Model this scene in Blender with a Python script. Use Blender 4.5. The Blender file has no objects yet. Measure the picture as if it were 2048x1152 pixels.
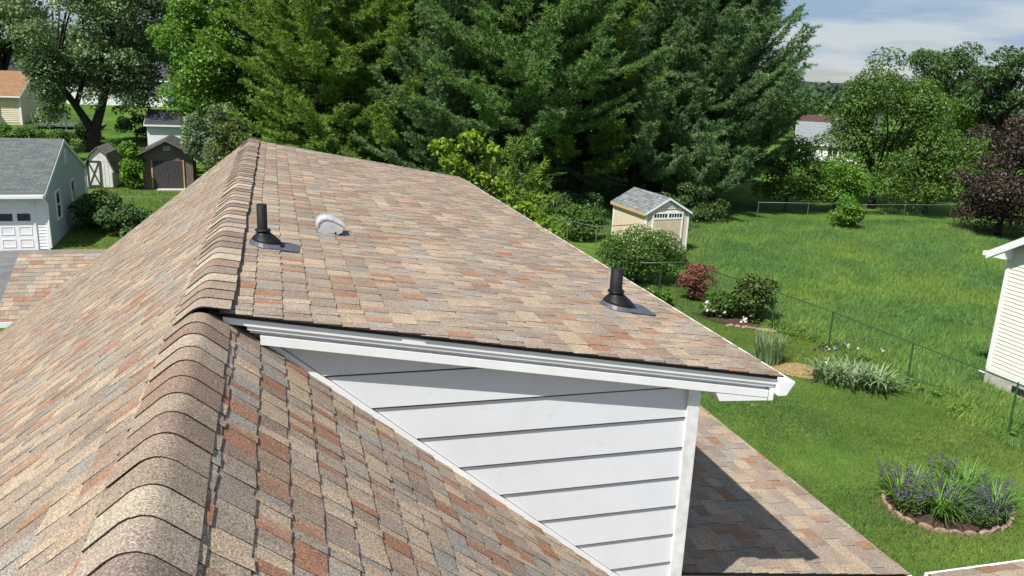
import bpy, math
import numpy as np
from mathutils import Matrix, Vector

scene = bpy.context.scene
COL = scene.collection
RS = np.random.RandomState(7)

# ------------------------------------------------------------------ camera, sky, sun, exposure
CAM = np.array([0.0, 0.0, 7.5])
CAMR = np.array([[0.96128827, 0.03005075, -0.27390109],
                 [-0.27224739, 0.2569015, -0.92729875],
                 [0.04249958, 0.96597027, 0.25513764]])
cam_d = bpy.data.cameras.new('camera'); cam_d.sensor_width = 36.0; cam_d.lens = 28.68
cam_d.clip_start = 0.05; cam_d.clip_end = 4000
cam = bpy.data.objects.new('camera', cam_d); COL.objects.link(cam)
m4 = Matrix(CAMR.tolist()).to_4x4(); m4.translation = Vector(CAM.tolist()); cam.matrix_world = m4
scene.camera = cam

SUN = Vector((-0.56, -0.42, 1.0)).normalized()          # towards the sun
w = bpy.data.worlds.new('World'); scene.world = w; w.use_nodes = True
nt = w.node_tree; nt.nodes.clear()
def N(nt, t, **k):
    n = nt.nodes.new(t)
    for a, v in k.items(): setattr(n, a, v)
    return n
sky = N(nt, 'ShaderNodeTexSky', sky_type='NISHITA', sun_disc=False)
sky.sun_elevation = math.asin(SUN.z); sky.sun_rotation = math.atan2(SUN.x, SUN.y) % (2*math.pi)
sky.air_density = 1.0; sky.dust_density = 0.4; sky.ozone_density = 1.0; sky.altitude = 150
tc = N(nt, 'ShaderNodeTexCoord'); sep = N(nt, 'ShaderNodeSeparateXYZ')
nt.links.new(tc.outputs['Generated'], sep.inputs[0])
def M(nt, op, a, b=None, clamp=False):
    n = N(nt, 'ShaderNodeMath', operation=op); n.use_clamp = clamp
    for i, v in enumerate((a, b)):
        if v is None: continue
        if isinstance(v, (int, float)): n.inputs[i].default_value = v
        else: nt.links.new(v, n.inputs[i])
    return n.outputs[0]
zz = M(nt, 'ADD', M(nt, 'MAXIMUM', sep.outputs['Z'], 0.0), 0.09)
cx = M(nt, 'DIVIDE', sep.outputs['X'], zz); cy = M(nt, 'DIVIDE', sep.outputs['Y'], zz)
cmb = N(nt, 'ShaderNodeCombineXYZ'); nt.links.new(cx, cmb.inputs[0]); nt.links.new(cy, cmb.inputs[1])
cn = N(nt, 'ShaderNodeTexNoise'); cn.inputs['Scale'].default_value = 0.42; cn.inputs['Detail'].default_value = 7
cn.inputs['Roughness'].default_value = 0.58; cn.inputs['Distortion'].default_value = 0.35
nt.links.new(cmb.outputs[0], cn.inputs['Vector'])
cr = N(nt, 'ShaderNodeValToRGB'); cr.color_ramp.elements[0].position = 0.36; cr.color_ramp.elements[1].position = 0.64
nt.links.new(cn.outputs['Fac'], cr.inputs[0])
cn2 = N(nt, 'ShaderNodeTexNoise'); cn2.inputs['Scale'].default_value = 0.8; cn2.inputs['Detail'].default_value = 6
nt.links.new(cmb.outputs[0], cn2.inputs['Vector'])
cc = N(nt, 'ShaderNodeValToRGB'); e = cc.color_ramp.elements
e[0].position = 0.42; e[0].color = (3.1, 4.6, 7.0, 1); e[1].position = 0.60; e[1].color = (6.9, 7.5, 8.4, 1)
nt.links.new(cn2.outputs['Fac'], cc.inputs[0])
mx = N(nt, 'ShaderNodeMix', data_type='RGBA')
nt.links.new(M(nt, 'ADD', M(nt, 'MULTIPLY', cr.outputs[0], 0.5), 0.42), mx.inputs['Factor'])
nt.links.new(sky.outputs[0], mx.inputs['A']); nt.links.new(cc.outputs[0], mx.inputs['B'])
bg = N(nt, 'ShaderNodeBackground'); bg.inputs['Strength'].default_value = 0.06
nt.links.new(mx.outputs['Result'], bg.inputs['Color'])
wo = N(nt, 'ShaderNodeOutputWorld'); nt.links.new(bg.outputs[0], wo.inputs['Surface'])

sun_d = bpy.data.lights.new('sun', 'SUN'); sun_d.energy = 5.0; sun_d.angle = math.radians(0.53); sun_d.color = (1.0, 0.955, 0.88)
sun = bpy.data.objects.new('sun', sun_d); COL.objects.link(sun)
sun.rotation_euler = SUN.to_track_quat('Z', 'Y').to_euler(); sun.location = (-20, -12, 40)
vs = scene.view_settings; vs.view_transform = 'Standard'; vs.look = 'None'; vs.gamma = 1.0; vs.exposure = 0.55
vs.use_curve_mapping = False
scene.cycles.max_bounces = 6; scene.cycles.transparent_max_bounces = 8

# ------------------------------------------------------------------ materials
def base_mat(name):
    m = bpy.data.materials.new(name); m.use_nodes = True
    nt = m.node_tree; b = nt.nodes['Principled BSDF']
    b.inputs['Specular IOR Level'].default_value = 0.3
    return m, nt, b
def setin(nt, sock, v):
    if hasattr(v, 'is_linked') or hasattr(v, 'node'): nt.links.new(v, sock)
    elif isinstance(v, tuple): sock.default_value = (*v, 1) if len(v) == 3 else v
    else: sock.default_value = v
def noise(nt, scale, detail=4, rough=0.55, coord=None, dist=0.0):
    n = N(nt, 'ShaderNodeTexNoise'); n.inputs['Scale'].default_value = scale
    n.inputs['Detail'].default_value = detail; n.inputs['Roughness'].default_value = rough; n.inputs['Distortion'].default_value = dist
    if coord is None:
        g = N(nt, 'ShaderNodeNewGeometry'); coord = g.outputs['Position']
    nt.links.new(coord, n.inputs['Vector']); return n.outputs['Fac']
def ramp(nt, fac, stops):
    r = N(nt, 'ShaderNodeValToRGB'); el = r.color_ramp.elements
    while len(el) < len(stops): el.new(0.5)
    for e, (p, c) in zip(el, stops):
        e.position = p; e.color = (*c, 1) if isinstance(c, tuple) else (c, c, c, 1)
    nt.links.new(fac, r.inputs[0]); return r.outputs[0]
def mixc(nt, fac, a, b, mode='MIX'):
    n = N(nt, 'ShaderNodeMix', data_type='RGBA', blend_type=mode)
    setin(nt, n.inputs['Factor'], fac); setin(nt, n.inputs['A'], a); setin(nt, n.inputs['B'], b); return n.outputs['Result']
def bump(nt, b, h, strength, dist=0.01):
    n = N(nt, 'ShaderNodeBump'); n.inputs['Strength'].default_value = strength; n.inputs['Distance'].default_value = dist
    nt.links.new(h, n.inputs['Height']); nt.links.new(n.outputs[0], b.inputs['Normal'])
def mat(name, col, rough=0.7, var=0.15, scale=6, bmp=0.0, metal=0.0, bscale=60, spec=0.3):
    m, nt, b = base_mat(name)
    f = noise(nt, scale, 5)
    d = tuple(c*(1-var) for c in col); l = tuple(min(c*(1+var), 1) for c in col)
    nt.links.new(ramp(nt, f, [(0.3, d), (0.7, l)]), b.inputs['Base Color'])
    b.inputs['Roughness'].default_value = rough; b.inputs['Metallic'].default_value = metal
    b.inputs['Specular IOR Level'].default_value = spec
    if bmp: bump(nt, b, noise(nt, bscale, 3), bmp)
    return m
def tint_attr(nt):
    a = N(nt, 'ShaderNodeAttribute'); a.attribute_name = 'tint'; return a
def shingle_mat():
    m, nt, b = base_mat('asphalt_shingle')
    a = tint_attr(nt).outputs['Color']
    g1 = ramp(nt, noise(nt, 150, 3, 0.75), [(0.30, 0.22), (0.46, 0.76), (0.58, 1.28), (0.70, 2.1)])
    g2 = ramp(nt, noise(nt, 2.2, 4), [(0.3, 0.86), (0.7, 1.12)])
    g3 = ramp(nt, noise(nt, 38, 3), [(0.3, 0.9), (0.7, 1.1)])
    c = mixc(nt, 1.0, mixc(nt, 1.0, mixc(nt, 1.0, a, g1, 'MULTIPLY'), g2, 'MULTIPLY'), g3, 'MULTIPLY')
    nt.links.new(c, b.inputs['Base Color']); b.inputs['Roughness'].default_value = 0.92
    b.inputs['Specular IOR Level'].default_value = 0.15
    bump(nt, b, noise(nt, 260, 2), 0.35, 0.003)
    return m
def leaf_mat(name, dark, light, trans=0.3, gloss=0.35):
    m, nt, b = base_mat(name)
    a = tint_attr(nt)
    c = mixc(nt, a.outputs['Fac'], dark, light)
    c = mixc(nt, 1.0, c, ramp(nt, noise(nt, 0.7, 3), [(0.3, (0.8, 0.85, 0.85)), (0.7, (1.18, 1.12, 0.95))]), 'MULTIPLY')
    nt.links.new(c, b.inputs['Base Color']); b.inputs['Roughness'].default_value = 0.5
    b.inputs['Specular IOR Level'].default_value = gloss
    t = N(nt, 'ShaderNodeBsdfTranslucent')
    nt.links.new(mixc(nt, 1.0, c, (1.25, 1.3, 0.6), 'MULTIPLY'), t.inputs['Color'])
    s = N(nt, 'ShaderNodeMixShader'); s.inputs[0].default_value = trans
    o = nt.nodes['Material Output']
    nt.links.new(b.outputs[0], s.inputs[1]); nt.links.new(t.outputs[0], s.inputs[2]); nt.links.new(s.outputs[0], o.inputs[0])
    return m
def roof_mat(name, c1, c2, mortar, sx=1.0, bw=0.3, rh=0.14):
    m, nt, b = base_mat(name)
    t = N(nt, 'ShaderNodeTexCoord'); s = N(nt, 'ShaderNodeSeparateXYZ'); nt.links.new(t.outputs['Object'], s.inputs[0])
    cb = N(nt, 'ShaderNodeCombineXYZ'); nt.links.new(s.outputs['Y'], cb.inputs[0]); nt.links.new(s.outputs['X'], cb.inputs[1])
    br = N(nt, 'ShaderNodeTexBrick'); br.offset = 0.37; br.inputs['Scale'].default_value = 1.0
    br.inputs['Brick Width'].default_value = bw; br.inputs['Row Height'].default_value = rh
    br.inputs['Mortar Size'].default_value = 0.008; br.inputs['Bias'].default_value = 0.0
    nt.links.new(cb.outputs[0], br.inputs['Vector'])
    setin(nt, br.inputs['Color1'], c1); setin(nt, br.inputs['Color2'], c2); setin(nt, br.inputs['Mortar'], mortar)
    g = ramp(nt, noise(nt, 9, 5, 0.7), [(0.3, 0.7), (0.7, 1.3)])
    nt.links.new(mixc(nt, 1.0, br.outputs['Color'], g, 'MULTIPLY'), b.inputs['Base Color'])
    b.inputs['Roughness'].default_value = 0.9
    bump(nt, b, br.outputs['Fac'], 0.4, -0.006)
    return m
def white_wall_mat():
    m, nt, b = base_mat('white_siding')
    f = noise(nt, 3.0, 6, 0.7); d = ramp(nt, noise(nt, 7.5, 5, 0.75, dist=0.6), [(0.64, (0.595, 0.61, 0.64)), (0.80, (0.42, 0.42, 0.42))])
    c = mixc(nt, 1.0, d, ramp(nt, f, [(0.3, 0.95), (0.7, 1.02)]), 'MULTIPLY')
    bump(nt, b, noise(nt, 3.5, 2), 0.12, 0.02)
    sp = ramp(nt, noise(nt, 60, 2, 0.5), [(0.73, 1.0), (0.78, 0.72)])
    nt.links.new(mixc(nt, 1.0, c, sp, 'MULTIPLY'), b.inputs['Base Color']); b.inputs['Roughness'].default_value = 0.5
    return m
def ground_mat():
    m, nt, b = base_mat('lawn')
    big = noise(nt, 0.16, 5, 0.6); mid = noise(nt, 1.3, 5, 0.65); fine = noise(nt, 22, 4, 0.75)
    c = ramp(nt, big, [(0.32, (0.046, 0.100, 0.018)), (0.5, (0.072, 0.145, 0.024)), (0.68, (0.108, 0.178, 0.030))])
    c = mixc(nt, 1.0, c, ramp(nt, mid, [(0.3, 0.78), (0.7, 1.22)]), 'MULTIPLY')
    c = mixc(nt, 1.0, c, ramp(nt, fine, [(0.25, 0.45), (0.55, 1.05), (0.75, 1.55)]), 'MULTIPLY')
    nt.links.new(c, b.inputs['Base Color']); b.inputs['Roughness'].default_value = 0.95; b.inputs['Specular IOR Level'].default_value = 0.05
    bump(nt, b, fine, 0.6, 0.05)
    return m
def grass_mat(name, lo, hi, k=1.0):
    m, nt, b = base_mat(name)
    a = tint_attr(nt)
    patch = ramp(nt, noise(nt, 0.22, 4, 0.6), [(0.34, (0.62, 0.80, 0.95)), (0.5, (1.0, 1.0, 1.0)), (0.66, (1.40, 1.20, 0.85))])
    p2 = mixc(nt, 1.0, ramp(nt, noise(nt, 0.9, 4, 0.6), [(0.3, 0.75), (0.7, 1.2)]), ramp(nt, noise(nt, 6.5, 5, 0.7), [(0.3, tuple(1-k*q for q in (.45, .4, .4))), (0.52, (1.0, 1.0, 1.0)), (0.7, tuple(1+k*q for q in (.5, .38, .25)))]), 'MULTIPLY')
    c = mixc(nt, 1.0, mixc(nt, 1.0, mixc(nt, a.outputs['Fac'], lo, hi), patch, 'MULTIPLY'), p2, 'MULTIPLY')
    nt.links.new(c, b.inputs['Base Color']); b.inputs['Roughness'].default_value = 0.6
    t = N(nt, 'ShaderNodeBsdfTranslucent'); nt.links.new(c, t.inputs['Color'])
    s = N(nt, 'ShaderNodeMixShader'); s.inputs[0].default_value = 0.3; o = nt.nodes['Material Output']
    nt.links.new(b.outputs[0], s.inputs[1]); nt.links.new(t.outputs[0], s.inputs[2]); nt.links.new(s.outputs[0], o.inputs[0])
    return m

MT = {}
MT['shingle'] = shingle_mat()
MT['wall'] = white_wall_mat()
MT['trim'] = mat('white_trim', (0.74, 0.745, 0.75), 0.45, 0.05, 5)
MT['gray_trim'] = mat('weathered_corner_trim', (0.66, 0.66, 0.66), 0.5, 0.16, 16)
MT['dark_edge'] = mat('dark_drip_edge', (0.018, 0.018, 0.02), 0.5, 0.2, 9)
MT['felt'] = mat('black_roofing_felt', (0.02, 0.018, 0.016), 0.95, 0.3, 30)
MT['pipe'] = mat('black_plastic_pipe', (0.013, 0.013, 0.014), 0.6, 0.3, 25, 0.1, spec=0.15)
MT['rubber'] = mat('black_rubber_boot', (0.010, 0.010, 0.011), 0.5, 0.3, 20, 0.1, spec=0.18)
MT['flash'] = mat('dark_blue_grey_flashing', (0.075, 0.085, 0.11), 0.42, 0.2, 14)
MT['galv'] = mat('galvanised_vent_metal', (0.46, 0.47, 0.49), 0.62, 0.18, 12, 0.05, 0.1)
MT['black'] = mat('dark_opening', (0.012, 0.013, 0.015), 0.6, 0.2, 9)
MT['glass'] = mat('dark_window_glass', (0.02, 0.025, 0.03), 0.08, 0.2, 3, spec=0.6)
MT['lawn'] = ground_mat()
MT['mown'] = grass_mat('mown_grass', (0.064, 0.100, 0.020), (0.215, 0.258, 0.068))
MT['tall'] = grass_mat('tall_grass', (0.062, 0.140, 0.030), (0.190, 0.318, 0.080), .35)
MT['straw'] = grass_mat('straw_stalks', (0.16, 0.115, 0.05), (0.40, 0.31, 0.16))
MT['asphalt'] = mat('driveway_asphalt', (0.14, 0.14, 0.145), 0.95, 0.25, 1.6, 0.3)
MT['concrete'] = mat('pale_concrete', (0.42, 0.40, 0.37), 0.9, 0.2, 8, 0.2)
MT['bark'] = mat('grey_brown_bark', (0.085, 0.066, 0.052), 0.95, 0.45, 7, 0.8, bscale=16)
MT['bark_dark'] = mat('dark_bark', (0.035, 0.029, 0.025), 0.95, 0.45, 7, 0.8, bscale=16)
MT['needle'] = leaf_mat('pine_needles', (0.057, 0.133, 0.049), (0.248, 0.400, 0.143), 0.34, 0.2)
MT['needle_y'] = leaf_mat('yellowish_pine_needles', (0.074, 0.160, 0.043), (0.314, 0.453, 0.101), 0.34, 0.2)
MT['needle_b'] = leaf_mat('bluish_pine_needles', (0.061, 0.135, 0.069), (0.255, 0.390, 0.195), 0.34, 0.2)
MT['leaf_maple'] = leaf_mat('silver_maple_leaves', (0.039, 0.089, 0.036), (0.195, 0.284, 0.137), 0.26, 0.5)
MT['leaf_bright'] = leaf_mat('bright_green_leaves', (0.044, 0.121, 0.018), (0.163, 0.324, 0.039), 0.32)
MT['leaf_mid'] = leaf_mat('mid_green_leaves', (0.036, 0.092, 0.021), (0.137, 0.236, 0.047), 0.3)
MT['leaf_dark'] = leaf_mat('dark_green_leaves', (0.023, 0.062, 0.022), (0.091, 0.169, 0.047), 0.25)
MT['leaf_olive'] = leaf_mat('olive_leaves', (0.039, 0.068, 0.018), (0.117, 0.169, 0.039), 0.25)
MT['leaf_silver'] = leaf_mat('silvery_leaves', (0.036, 0.080, 0.032), (0.259, 0.344, 0.210), 0.3, 0.5)
MT['leaf_lime'] = leaf_mat('lime_green_leaves', (0.075, 0.150, 0.014), (0.280, 0.400, 0.040), 0.35)
MT['leaf_purple'] = leaf_mat('purple_leaves', (0.028, 0.020, 0.021), (0.090, 0.056, 0.050), 0.18)
MT['leaf_red'] = leaf_mat('red_leaves', (0.085, 0.034, 0.030), (0.340, 0.130, 0.105), 0.25)
MT['strap'] = leaf_mat('strap_leaves', (0.036, 0.108, 0.022), (0.180, 0.318, 0.060), 0.25)
MT['iris_leaf'] = leaf_mat('iris_leaves', (0.075, 0.135, 0.065), (0.270, 0.370, 0.215), 0.22)
MT['violet'] = leaf_mat('violet_petals', (0.060, 0.035, 0.130), (0.200, 0.125, 0.370), 0.25)
MT['white_petal'] = leaf_mat('white_petals', (0.55, 0.55, 0.52), (0.8, 0.8, 0.78), 0.2)
MT['terracotta'] = mat('faded_terracotta_stone', (0.27, 0.19, 0.14), 0.9, 0.45, 9, 0.5)
MT['mulch'] = mat('straw_mulch', (0.26, 0.19, 0.09), 0.95, 0.45, 14, 0.9, bscale=25)
MT['soil'] = mat('dark_soil', (0.055, 0.038, 0.026), 0.95, 0.4, 10, 0.8)
MT['green_paint'] = mat('green_painted_steel', (0.035, 0.085, 0.034), 0.5, 0.2, 8)
MT['galv_rail'] = mat('dull_galvanised_steel', (0.14, 0.165, 0.145), 0.5, 0.2, 8, 0, 0.3)
MT['wire'] = mat('chain_link_wire', (0.075, 0.115, 0.07), 0.5, 0.1, 8)

# ------------------------------------------------------------------ mesh helpers
class MB:
    def __init__(s): s.v = []; s.f = []; s.c = []
    def add(s, vs, fs, col=None):
        o = len(s.v); s.v += [tuple(map(float, p)) for p in vs]; s.f += [tuple(i+o for i in f) for f in fs]
        if col is not None: s.c += (list(col) if hasattr(col[0], '__len__') else [col]*len(vs))
        return s
    def hexa(s, p, col=None):     # p: 4 bottom then 4 top
        return s.add(p, [(3, 2, 1, 0), (4, 5, 6, 7), (0, 1, 5, 4), (1, 2, 6, 5), (2, 3, 7, 6), (3, 0, 4, 7)], col)
    def box(s, x0, x1, y0, y1, z0, z1):
        return s.hexa([(x0, y0, z0), (x1, y0, z0), (x1, y1, z0), (x0, y1, z0), (x0, y0, z1), (x1, y0, z1), (x1, y1, z1), (x0, y1, z1)])
    def extr(s, pts, axis, t0, t1):
        n = len(pts)
        def P(a, b, t): return {'x': (t, a, b), 'y': (a, t, b), 'z': (a, b, t)}[axis]
        vs = [P(a, b, t0) for a, b in pts]+[P(a, b, t1) for a, b in pts]
        fs = [tuple(range(n)), tuple(range(2*n-1, n-1, -1))]+[(i, i+n, (i+1) % n+n, (i+1) % n) for i in range(n)]
        return s.add(vs, fs)
    def tube(s, path, rad, n=6, caps=True):
        path = [Vector(p) for p in path]; rings = []; up = Vector((0.13, 0.21, 1)).normalized()
        rad = rad if hasattr(rad, '__len__') else [rad]*len(path)
        o = len(s.v); vs = []; fs = []
        for i, p in enumerate(path):
            t = (path[min(i+1, len(path)-1)]-path[max(i-1, 0)]).normalized()
            a = t.cross(up)
            if a.length < 0.1: a = t.cross(Vector((1, 0, 0)))
            a.normalize(); b = t.cross(a)
            for k in range(n):
                q = 2*math.pi*k/n; vs.append(p+(a*math.cos(q)+b*math.sin(q))*rad[i])
        for i in range(len(path)-1):
            for k in range(n):
                fs.append((i*n+k, i*n+(k+1) % n, (i+1)*n+(k+1) % n, (i+1)*n+k))
        if caps: fs += [tuple(range(n-1, -1, -1)), tuple((len(path)-1)*n+k for k in range(n))]
        return s.add(vs, fs)
    def lathe(s, prof, n=20, c=(0, 0, 0), shift=None):
        vs = []; fs = []
        for i, (r, z) in enumerate(prof):
            dx = shift[i] if shift else 0
            for k in range(n):
                q = 2*math.pi*k/n; vs.append((c[0]+dx+r*math.cos(q), c[1]+r*math.sin(q), c[2]+z))
        for i in range(len(prof)-1):
            for k in range(n): fs.append((i*n+k, i*n+(k+1) % n, (i+1)*n+(k+1) % n, (i+1)*n+k))
        return s.add(vs, fs)

def link(name, me, parent=None, smooth=False):
    o = bpy.data.objects.new(name, me); COL.objects.link(o)
    if parent: o.parent = parent
    if smooth and me: me.shade_smooth()
    return o
def obj(name, mb, m, parent=None, smooth=False, bevel=0.0):
    me = bpy.data.meshes.new(name); me.from_pydata(mb.v, [], mb.f); me.materials.append(MT[m] if isinstance(m, str) else m)
    if mb.c:
        a = me.color_attributes.new('tint', 'FLOAT_COLOR', 'POINT')
        a.data.foreach_set('color', np.array([(*c[:3], 1.0) for c in mb.c], np.float32).ravel())
    me.update()
    o = link(name, me, parent, smooth)
    if bevel:
        b = o.modifiers.new('bevel', 'BEVEL'); b.width = bevel; b.segments = 2; b.limit_method = 'ANGLE'
    return o
def tag(o, label=None, cat=None, group=None, kind=None):
    if label: o['label'] = label
    if cat: o['category'] = cat
    if group: o['group'] = group
    if kind: o['kind'] = kind
    return o
def thing(name, label, cat, loc=(0, 0, 0), rz=0.0, group=None):
    o = bpy.data.objects.new(name, None); COL.objects.link(o); o.empty_display_size = 0.2
    o.location = loc; o.rotation_euler = (0, 0, rz); return tag(o, label, cat, group)
def copy_tree(root, loc, rz, label, scale=1.0, mats=None):
    r = root.copy(); COL.objects.link(r); r.location = loc; r.rotation_euler = (0, 0, rz); r.scale = (scale,)*3 if not hasattr(scale, '__len__') else scale
    r['label'] = label
    for ch in list(root.children):
        c = ch.copy(); COL.objects.link(c); c.parent = r
        for g in ch.children:
            d = g.copy(); COL.objects.link(d); d.parent = c
    return r
def np_mesh(name, V, nper, m, parent=None, tint=None, smooth=False):
    """V: (faces*nper,3) every face owns its vertices"""
    V = np.ascontiguousarray(V, np.float32); nv = len(V); nf = nv//nper
    me = bpy.data.meshes.new(name); me.vertices.add(nv); me.vertices.foreach_set('co', V.ravel())
    me.loops.add(nv); me.loops.foreach_set('vertex_index', np.arange(nv, dtype=np.int32))
    me.polygons.add(nf); me.polygons.foreach_set('loop_start', np.arange(0, nv, nper, dtype=np.int32))
    me.polygons.foreach_set('loop_total', np.full(nf, nper, np.int32))
    me.materials.append(MT[m] if isinstance(m, str) else m); me.update(calc_edges=True)
    if tint is not None:
        a = me.color_attributes.new('tint', 'FLOAT_COLOR', 'POINT')
        t = np.repeat(np.asarray(tint, np.float32), nv//len(tint)); a.data.foreach_set('color', np.stack([t, t, t, np.ones_like(t)], 1).ravel())
    return link(name, me, parent, smooth)
def unit(a): return a/np.maximum(np.linalg.norm(a, axis=-1, keepdims=True), 1e-9)

def terrain(x, y):
    t = np.clip((25-np.asarray(x, float))/20, 0, 1); t = t*t*(3-2*t)
    r = np.clip(np.asarray(y, float)-53, 0, 60)
    return 0.08*r*t
def tz(x, y): return float(terrain(x, y))

# ------------------------------------------------------------------ ground, driveway, hills
gx = np.unique(np.concatenate([np.linspace(-900, -60, 10), np.linspace(-60, 90, 76), np.linspace(90, 1500, 12)]))
gy = np.unique(np.concatenate([np.linspace(-200, -10, 6), np.linspace(-10, 140, 76), np.linspace(140, 2500, 14)]))
GX, GY = np.meshgrid(gx, gy); GZ = terrain(GX, GY)
bump_g = 0.05*np.sin(GX*0.9+1.3*np.sin(GY*0.5))*np.sin(GY*0.7)
near = (np.abs(GX-10) < 40) & (GY > 10) & (GY < 45); GZ = GZ+np.where(near, bump_g*0.6, 0)
V = np.stack([GX, GY, GZ], -1).reshape(-1, 3); nx = len(gx); F = []
for j in range(len(gy)-1):
    for i in range(nx-1): F.append((j*nx+i, j*nx+i+1, (j+1)*nx+i+1, (j+1)*nx+i))
g = MB(); g.add(V.tolist(), F); go = obj('ground', g, 'lawn', smooth=True); tag(go, kind='structure')
d = MB(); d.add([(-22, 17, .012), (-5.6, 17, .012), (-5.6, 34.9, .012), (-22, 34.9, .012)], [(0, 1, 2, 3)])
tag(obj('driveway', d, 'asphalt'), kind='structure')

def hills():
    mb = MB(); n = 160; rs = np.random.RandomState(3)
    ang = np.linspace(math.radians(-75), math.radians(75), n); rows = []
    for k, (r, h0) in enumerate(((520, -2), (600, 9), (760, 11), (900, -4))):
        rr = []
        for i, a in enumerate(ang):
            hh = h0 if h0 < 0 else h0*(0.75+0.3*math.sin(a*9+k)+0.18*math.sin(a*31+2*k))+rs.rand()*2.2
            rr.append((r*math.sin(a), r*math.cos(a), hh))
        rows.append(rr)
    vs = [p for r in rows for p in r]; fs = []
    for k in range(3):
        for i in range(n-1): fs.append((k*n+i, k*n+i+1, (k+1)*n+i+1, (k+1)*n+i))
    mb.add(vs, fs); return mb
MT['hill'] = mat('wooded_hill', (0.022, 0.036, 0.030), 0.95, 0.6, 0.12, 0)
tag(obj('distant_hills', hills(), 'hill'), kind='structure')

# ------------------------------------------------------------------ the house under the camera
RX, RZ = -0.371, 6.345            # ridge line
KL, KN, KD = 0.80, 0.81, 0.167    # slopes: left, near right, dormer
Y0, YR, YW, YE = -2.0, 4.01, 4.136, 13.30
house = thing('house', 'white sided house with brown blend shingle roofs filling the foreground', 'house')
def zl(x): return RZ-KL*(RX-x)
def zn(x): return RZ-KN*(x-RX)
def zd(x): return RZ-0.012-KD*(x-RX)

mb = MB()
mb.extr([(-4.4, 0), (2.40, 0), (2.40, zd(2.4)-.14), (RX, RZ-.14), (-4.4, zl(-4.4)-.12)], 'y', YW+.012, YE-.15)
mb.extr([(-4.4, 0), (2.36, 0), (2.36, zn(2.36)-.14), (RX, RZ-.16), (-4.4, zl(-4.4)-.14)], 'y', Y0+.2, YW+.008)
mb.extr([(2.405, 0), (4.5, 0), (4.5, 3.68), (2.405, 4.0)], 'y', 4.75, YE-.2)
mb.box(4.6, 8.2, -1.8, 4.1, 0, 3.70)
obj('wall', mb, 'wall', house)

PAL = [((0.415, 0.340, 0.258), 0.25), ((0.325, 0.276, 0.233), 0.27), ((0.268, 0.230, 0.200), 0.20), ((0.315, 0.172, 0.115), 0.10),
       ((0.285, 0.282, 0.264), 0.09), ((0.285, 0.212, 0.168), 0.09)]
PC = [np.array(c)*np.array((.855, .812, .762)) for c, _ in PAL]; PW = np.array([p for _, p in PAL]); PW = PW/PW.sum()
PW2 = np.array([.30, .22, .14, .18, .10, .06])
def pick_col(rs, p=None): return PC[rs.choice(len(PC), p=PW if p is None else p)]*(0.92+0.16*rs.rand())
ALLSH = []; CUT = np.array((.040, .035, .031))
def shingle_field(O, u, d, n, u0, u1, L, rs, parent, e=0.143, wmin=0.10, wmax=0.24, start=0.0, pw=None):
    O, u, d, n = map(lambda a: np.array(a, float), (O, u, d, n)); out = []
    nc = int(math.ceil((L-start)/e))
    for i in range(nc):
        s0 = start+i*e; s1 = min(s0+e, L); x = u0+0.0; jag = rs.rand()*0.1
        x = u0-rs.rand()*0.12
        proud = rs.rand() < .5
        while x < u1:
            wd = wmin+(wmax-wmin)*rs.rand()**1.3; a, b = max(x, u0), min(x+wd, u1); x += wd
            if b-a < 0.015: continue
            proud = not proud
            h = (0.0090 if proud else 0.0062)+0.001*rs.rand(); jl = (0.002 if proud else -0.001)+0.0022*rs.randn()
            ga = 0.0010
            c1 = pick_col(rs, pw); c2 = c1*.75+pick_col(rs)*.25 if rs.rand() < .6 else c1*0.45+pick_col(rs)*0.55
            if pw is None: mean_ = np.array((.262, .222, .182)); c1 = c1*.90+mean_*.10; c2 = c2*.90+mean_*.10
            else: c1 = c1*1.10; c2 = c2*1.10
            a_, b_ = a+ga, b-ga; sb = s1+jl if s1 < L-1e-3 else s1+0.012
            sk = 0.004*rs.randn()
            P = lambda uu, ss, hh: O+u*uu+d*ss+n*hh
            T = [P(a_, s0-.012, .001), P(b_, s0-.012, .001), P(b_+sk*.3, sb, h), P(a_+sk*.3, sb+sk, h)]
            B = [P(a_, s0-.012, -.003), P(b_, s0-.012, -.003), P(b_, sb, -.003), P(a_, sb+sk, -.003)]
            vs = T+[T[3], T[2], B[2], B[3], T[0], T[3], B[3], B[0], T[2], T[1], B[1], B[2]]
            cs = [c1, c2, c2, c1]+[CUT]*12
            out.append((vs, cs, parent))
    ALLSH.extend(out)
SHF = [(3, 2, 1, 0), (7, 6, 5, 4), (11, 10, 9, 8), (15, 14, 13, 12)]
def slope_deck(name, pts, label=None):
    mb = MB(); p = np.array(pts, float); nn = unit(np.cross(p[1]-p[0], p[2]-p[0]))
    if nn[2] < 0: nn = -nn
    mb.hexa([*(p-nn*0.012), *(p-nn*0.003)]); return obj(name, mb, 'felt', house)
ll = math.sqrt(1+KL*KL); ln = math.sqrt(1+KN*KN); ld = math.sqrt(1+KD*KD)
XLE, XNE, XDE = -4.75, 2.38, 2.90
rs = np.random.RandomState(11)
sl = slope_deck('left_roof_slope', [(RX-.05, Y0, zl(RX-.05)), (RX-.05, YE, zl(RX-.05)), (XLE, YE, zl(XLE)), (XLE, Y0, zl(XLE))])
shingle_field((RX, 0, RZ), (0, 1, 0), (-1/ll, 0, -KL/ll), (-KL/ll, 0, 1/ll), Y0, YE, (RX-XLE)*ll, rs, sl, start=0.05, wmin=.05, wmax=.16)
sn = slope_deck('near_roof_slope', [(RX+.05, Y0, zn(RX+.05)), (RX+.05, YW-.01, zn(RX+.05)), (XNE, YW-.01, zn(XNE)), (XNE, Y0, zn(XNE))])
shingle_field((RX, 0, RZ), (0, 1, 0), (1/ln, 0, -KN/ln), (KN/ln, 0, 1/ln), Y0, YW-.012, (XNE-RX)*ln, rs, sn, start=0.06, wmin=.04, wmax=.125, pw=PW2)
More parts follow.
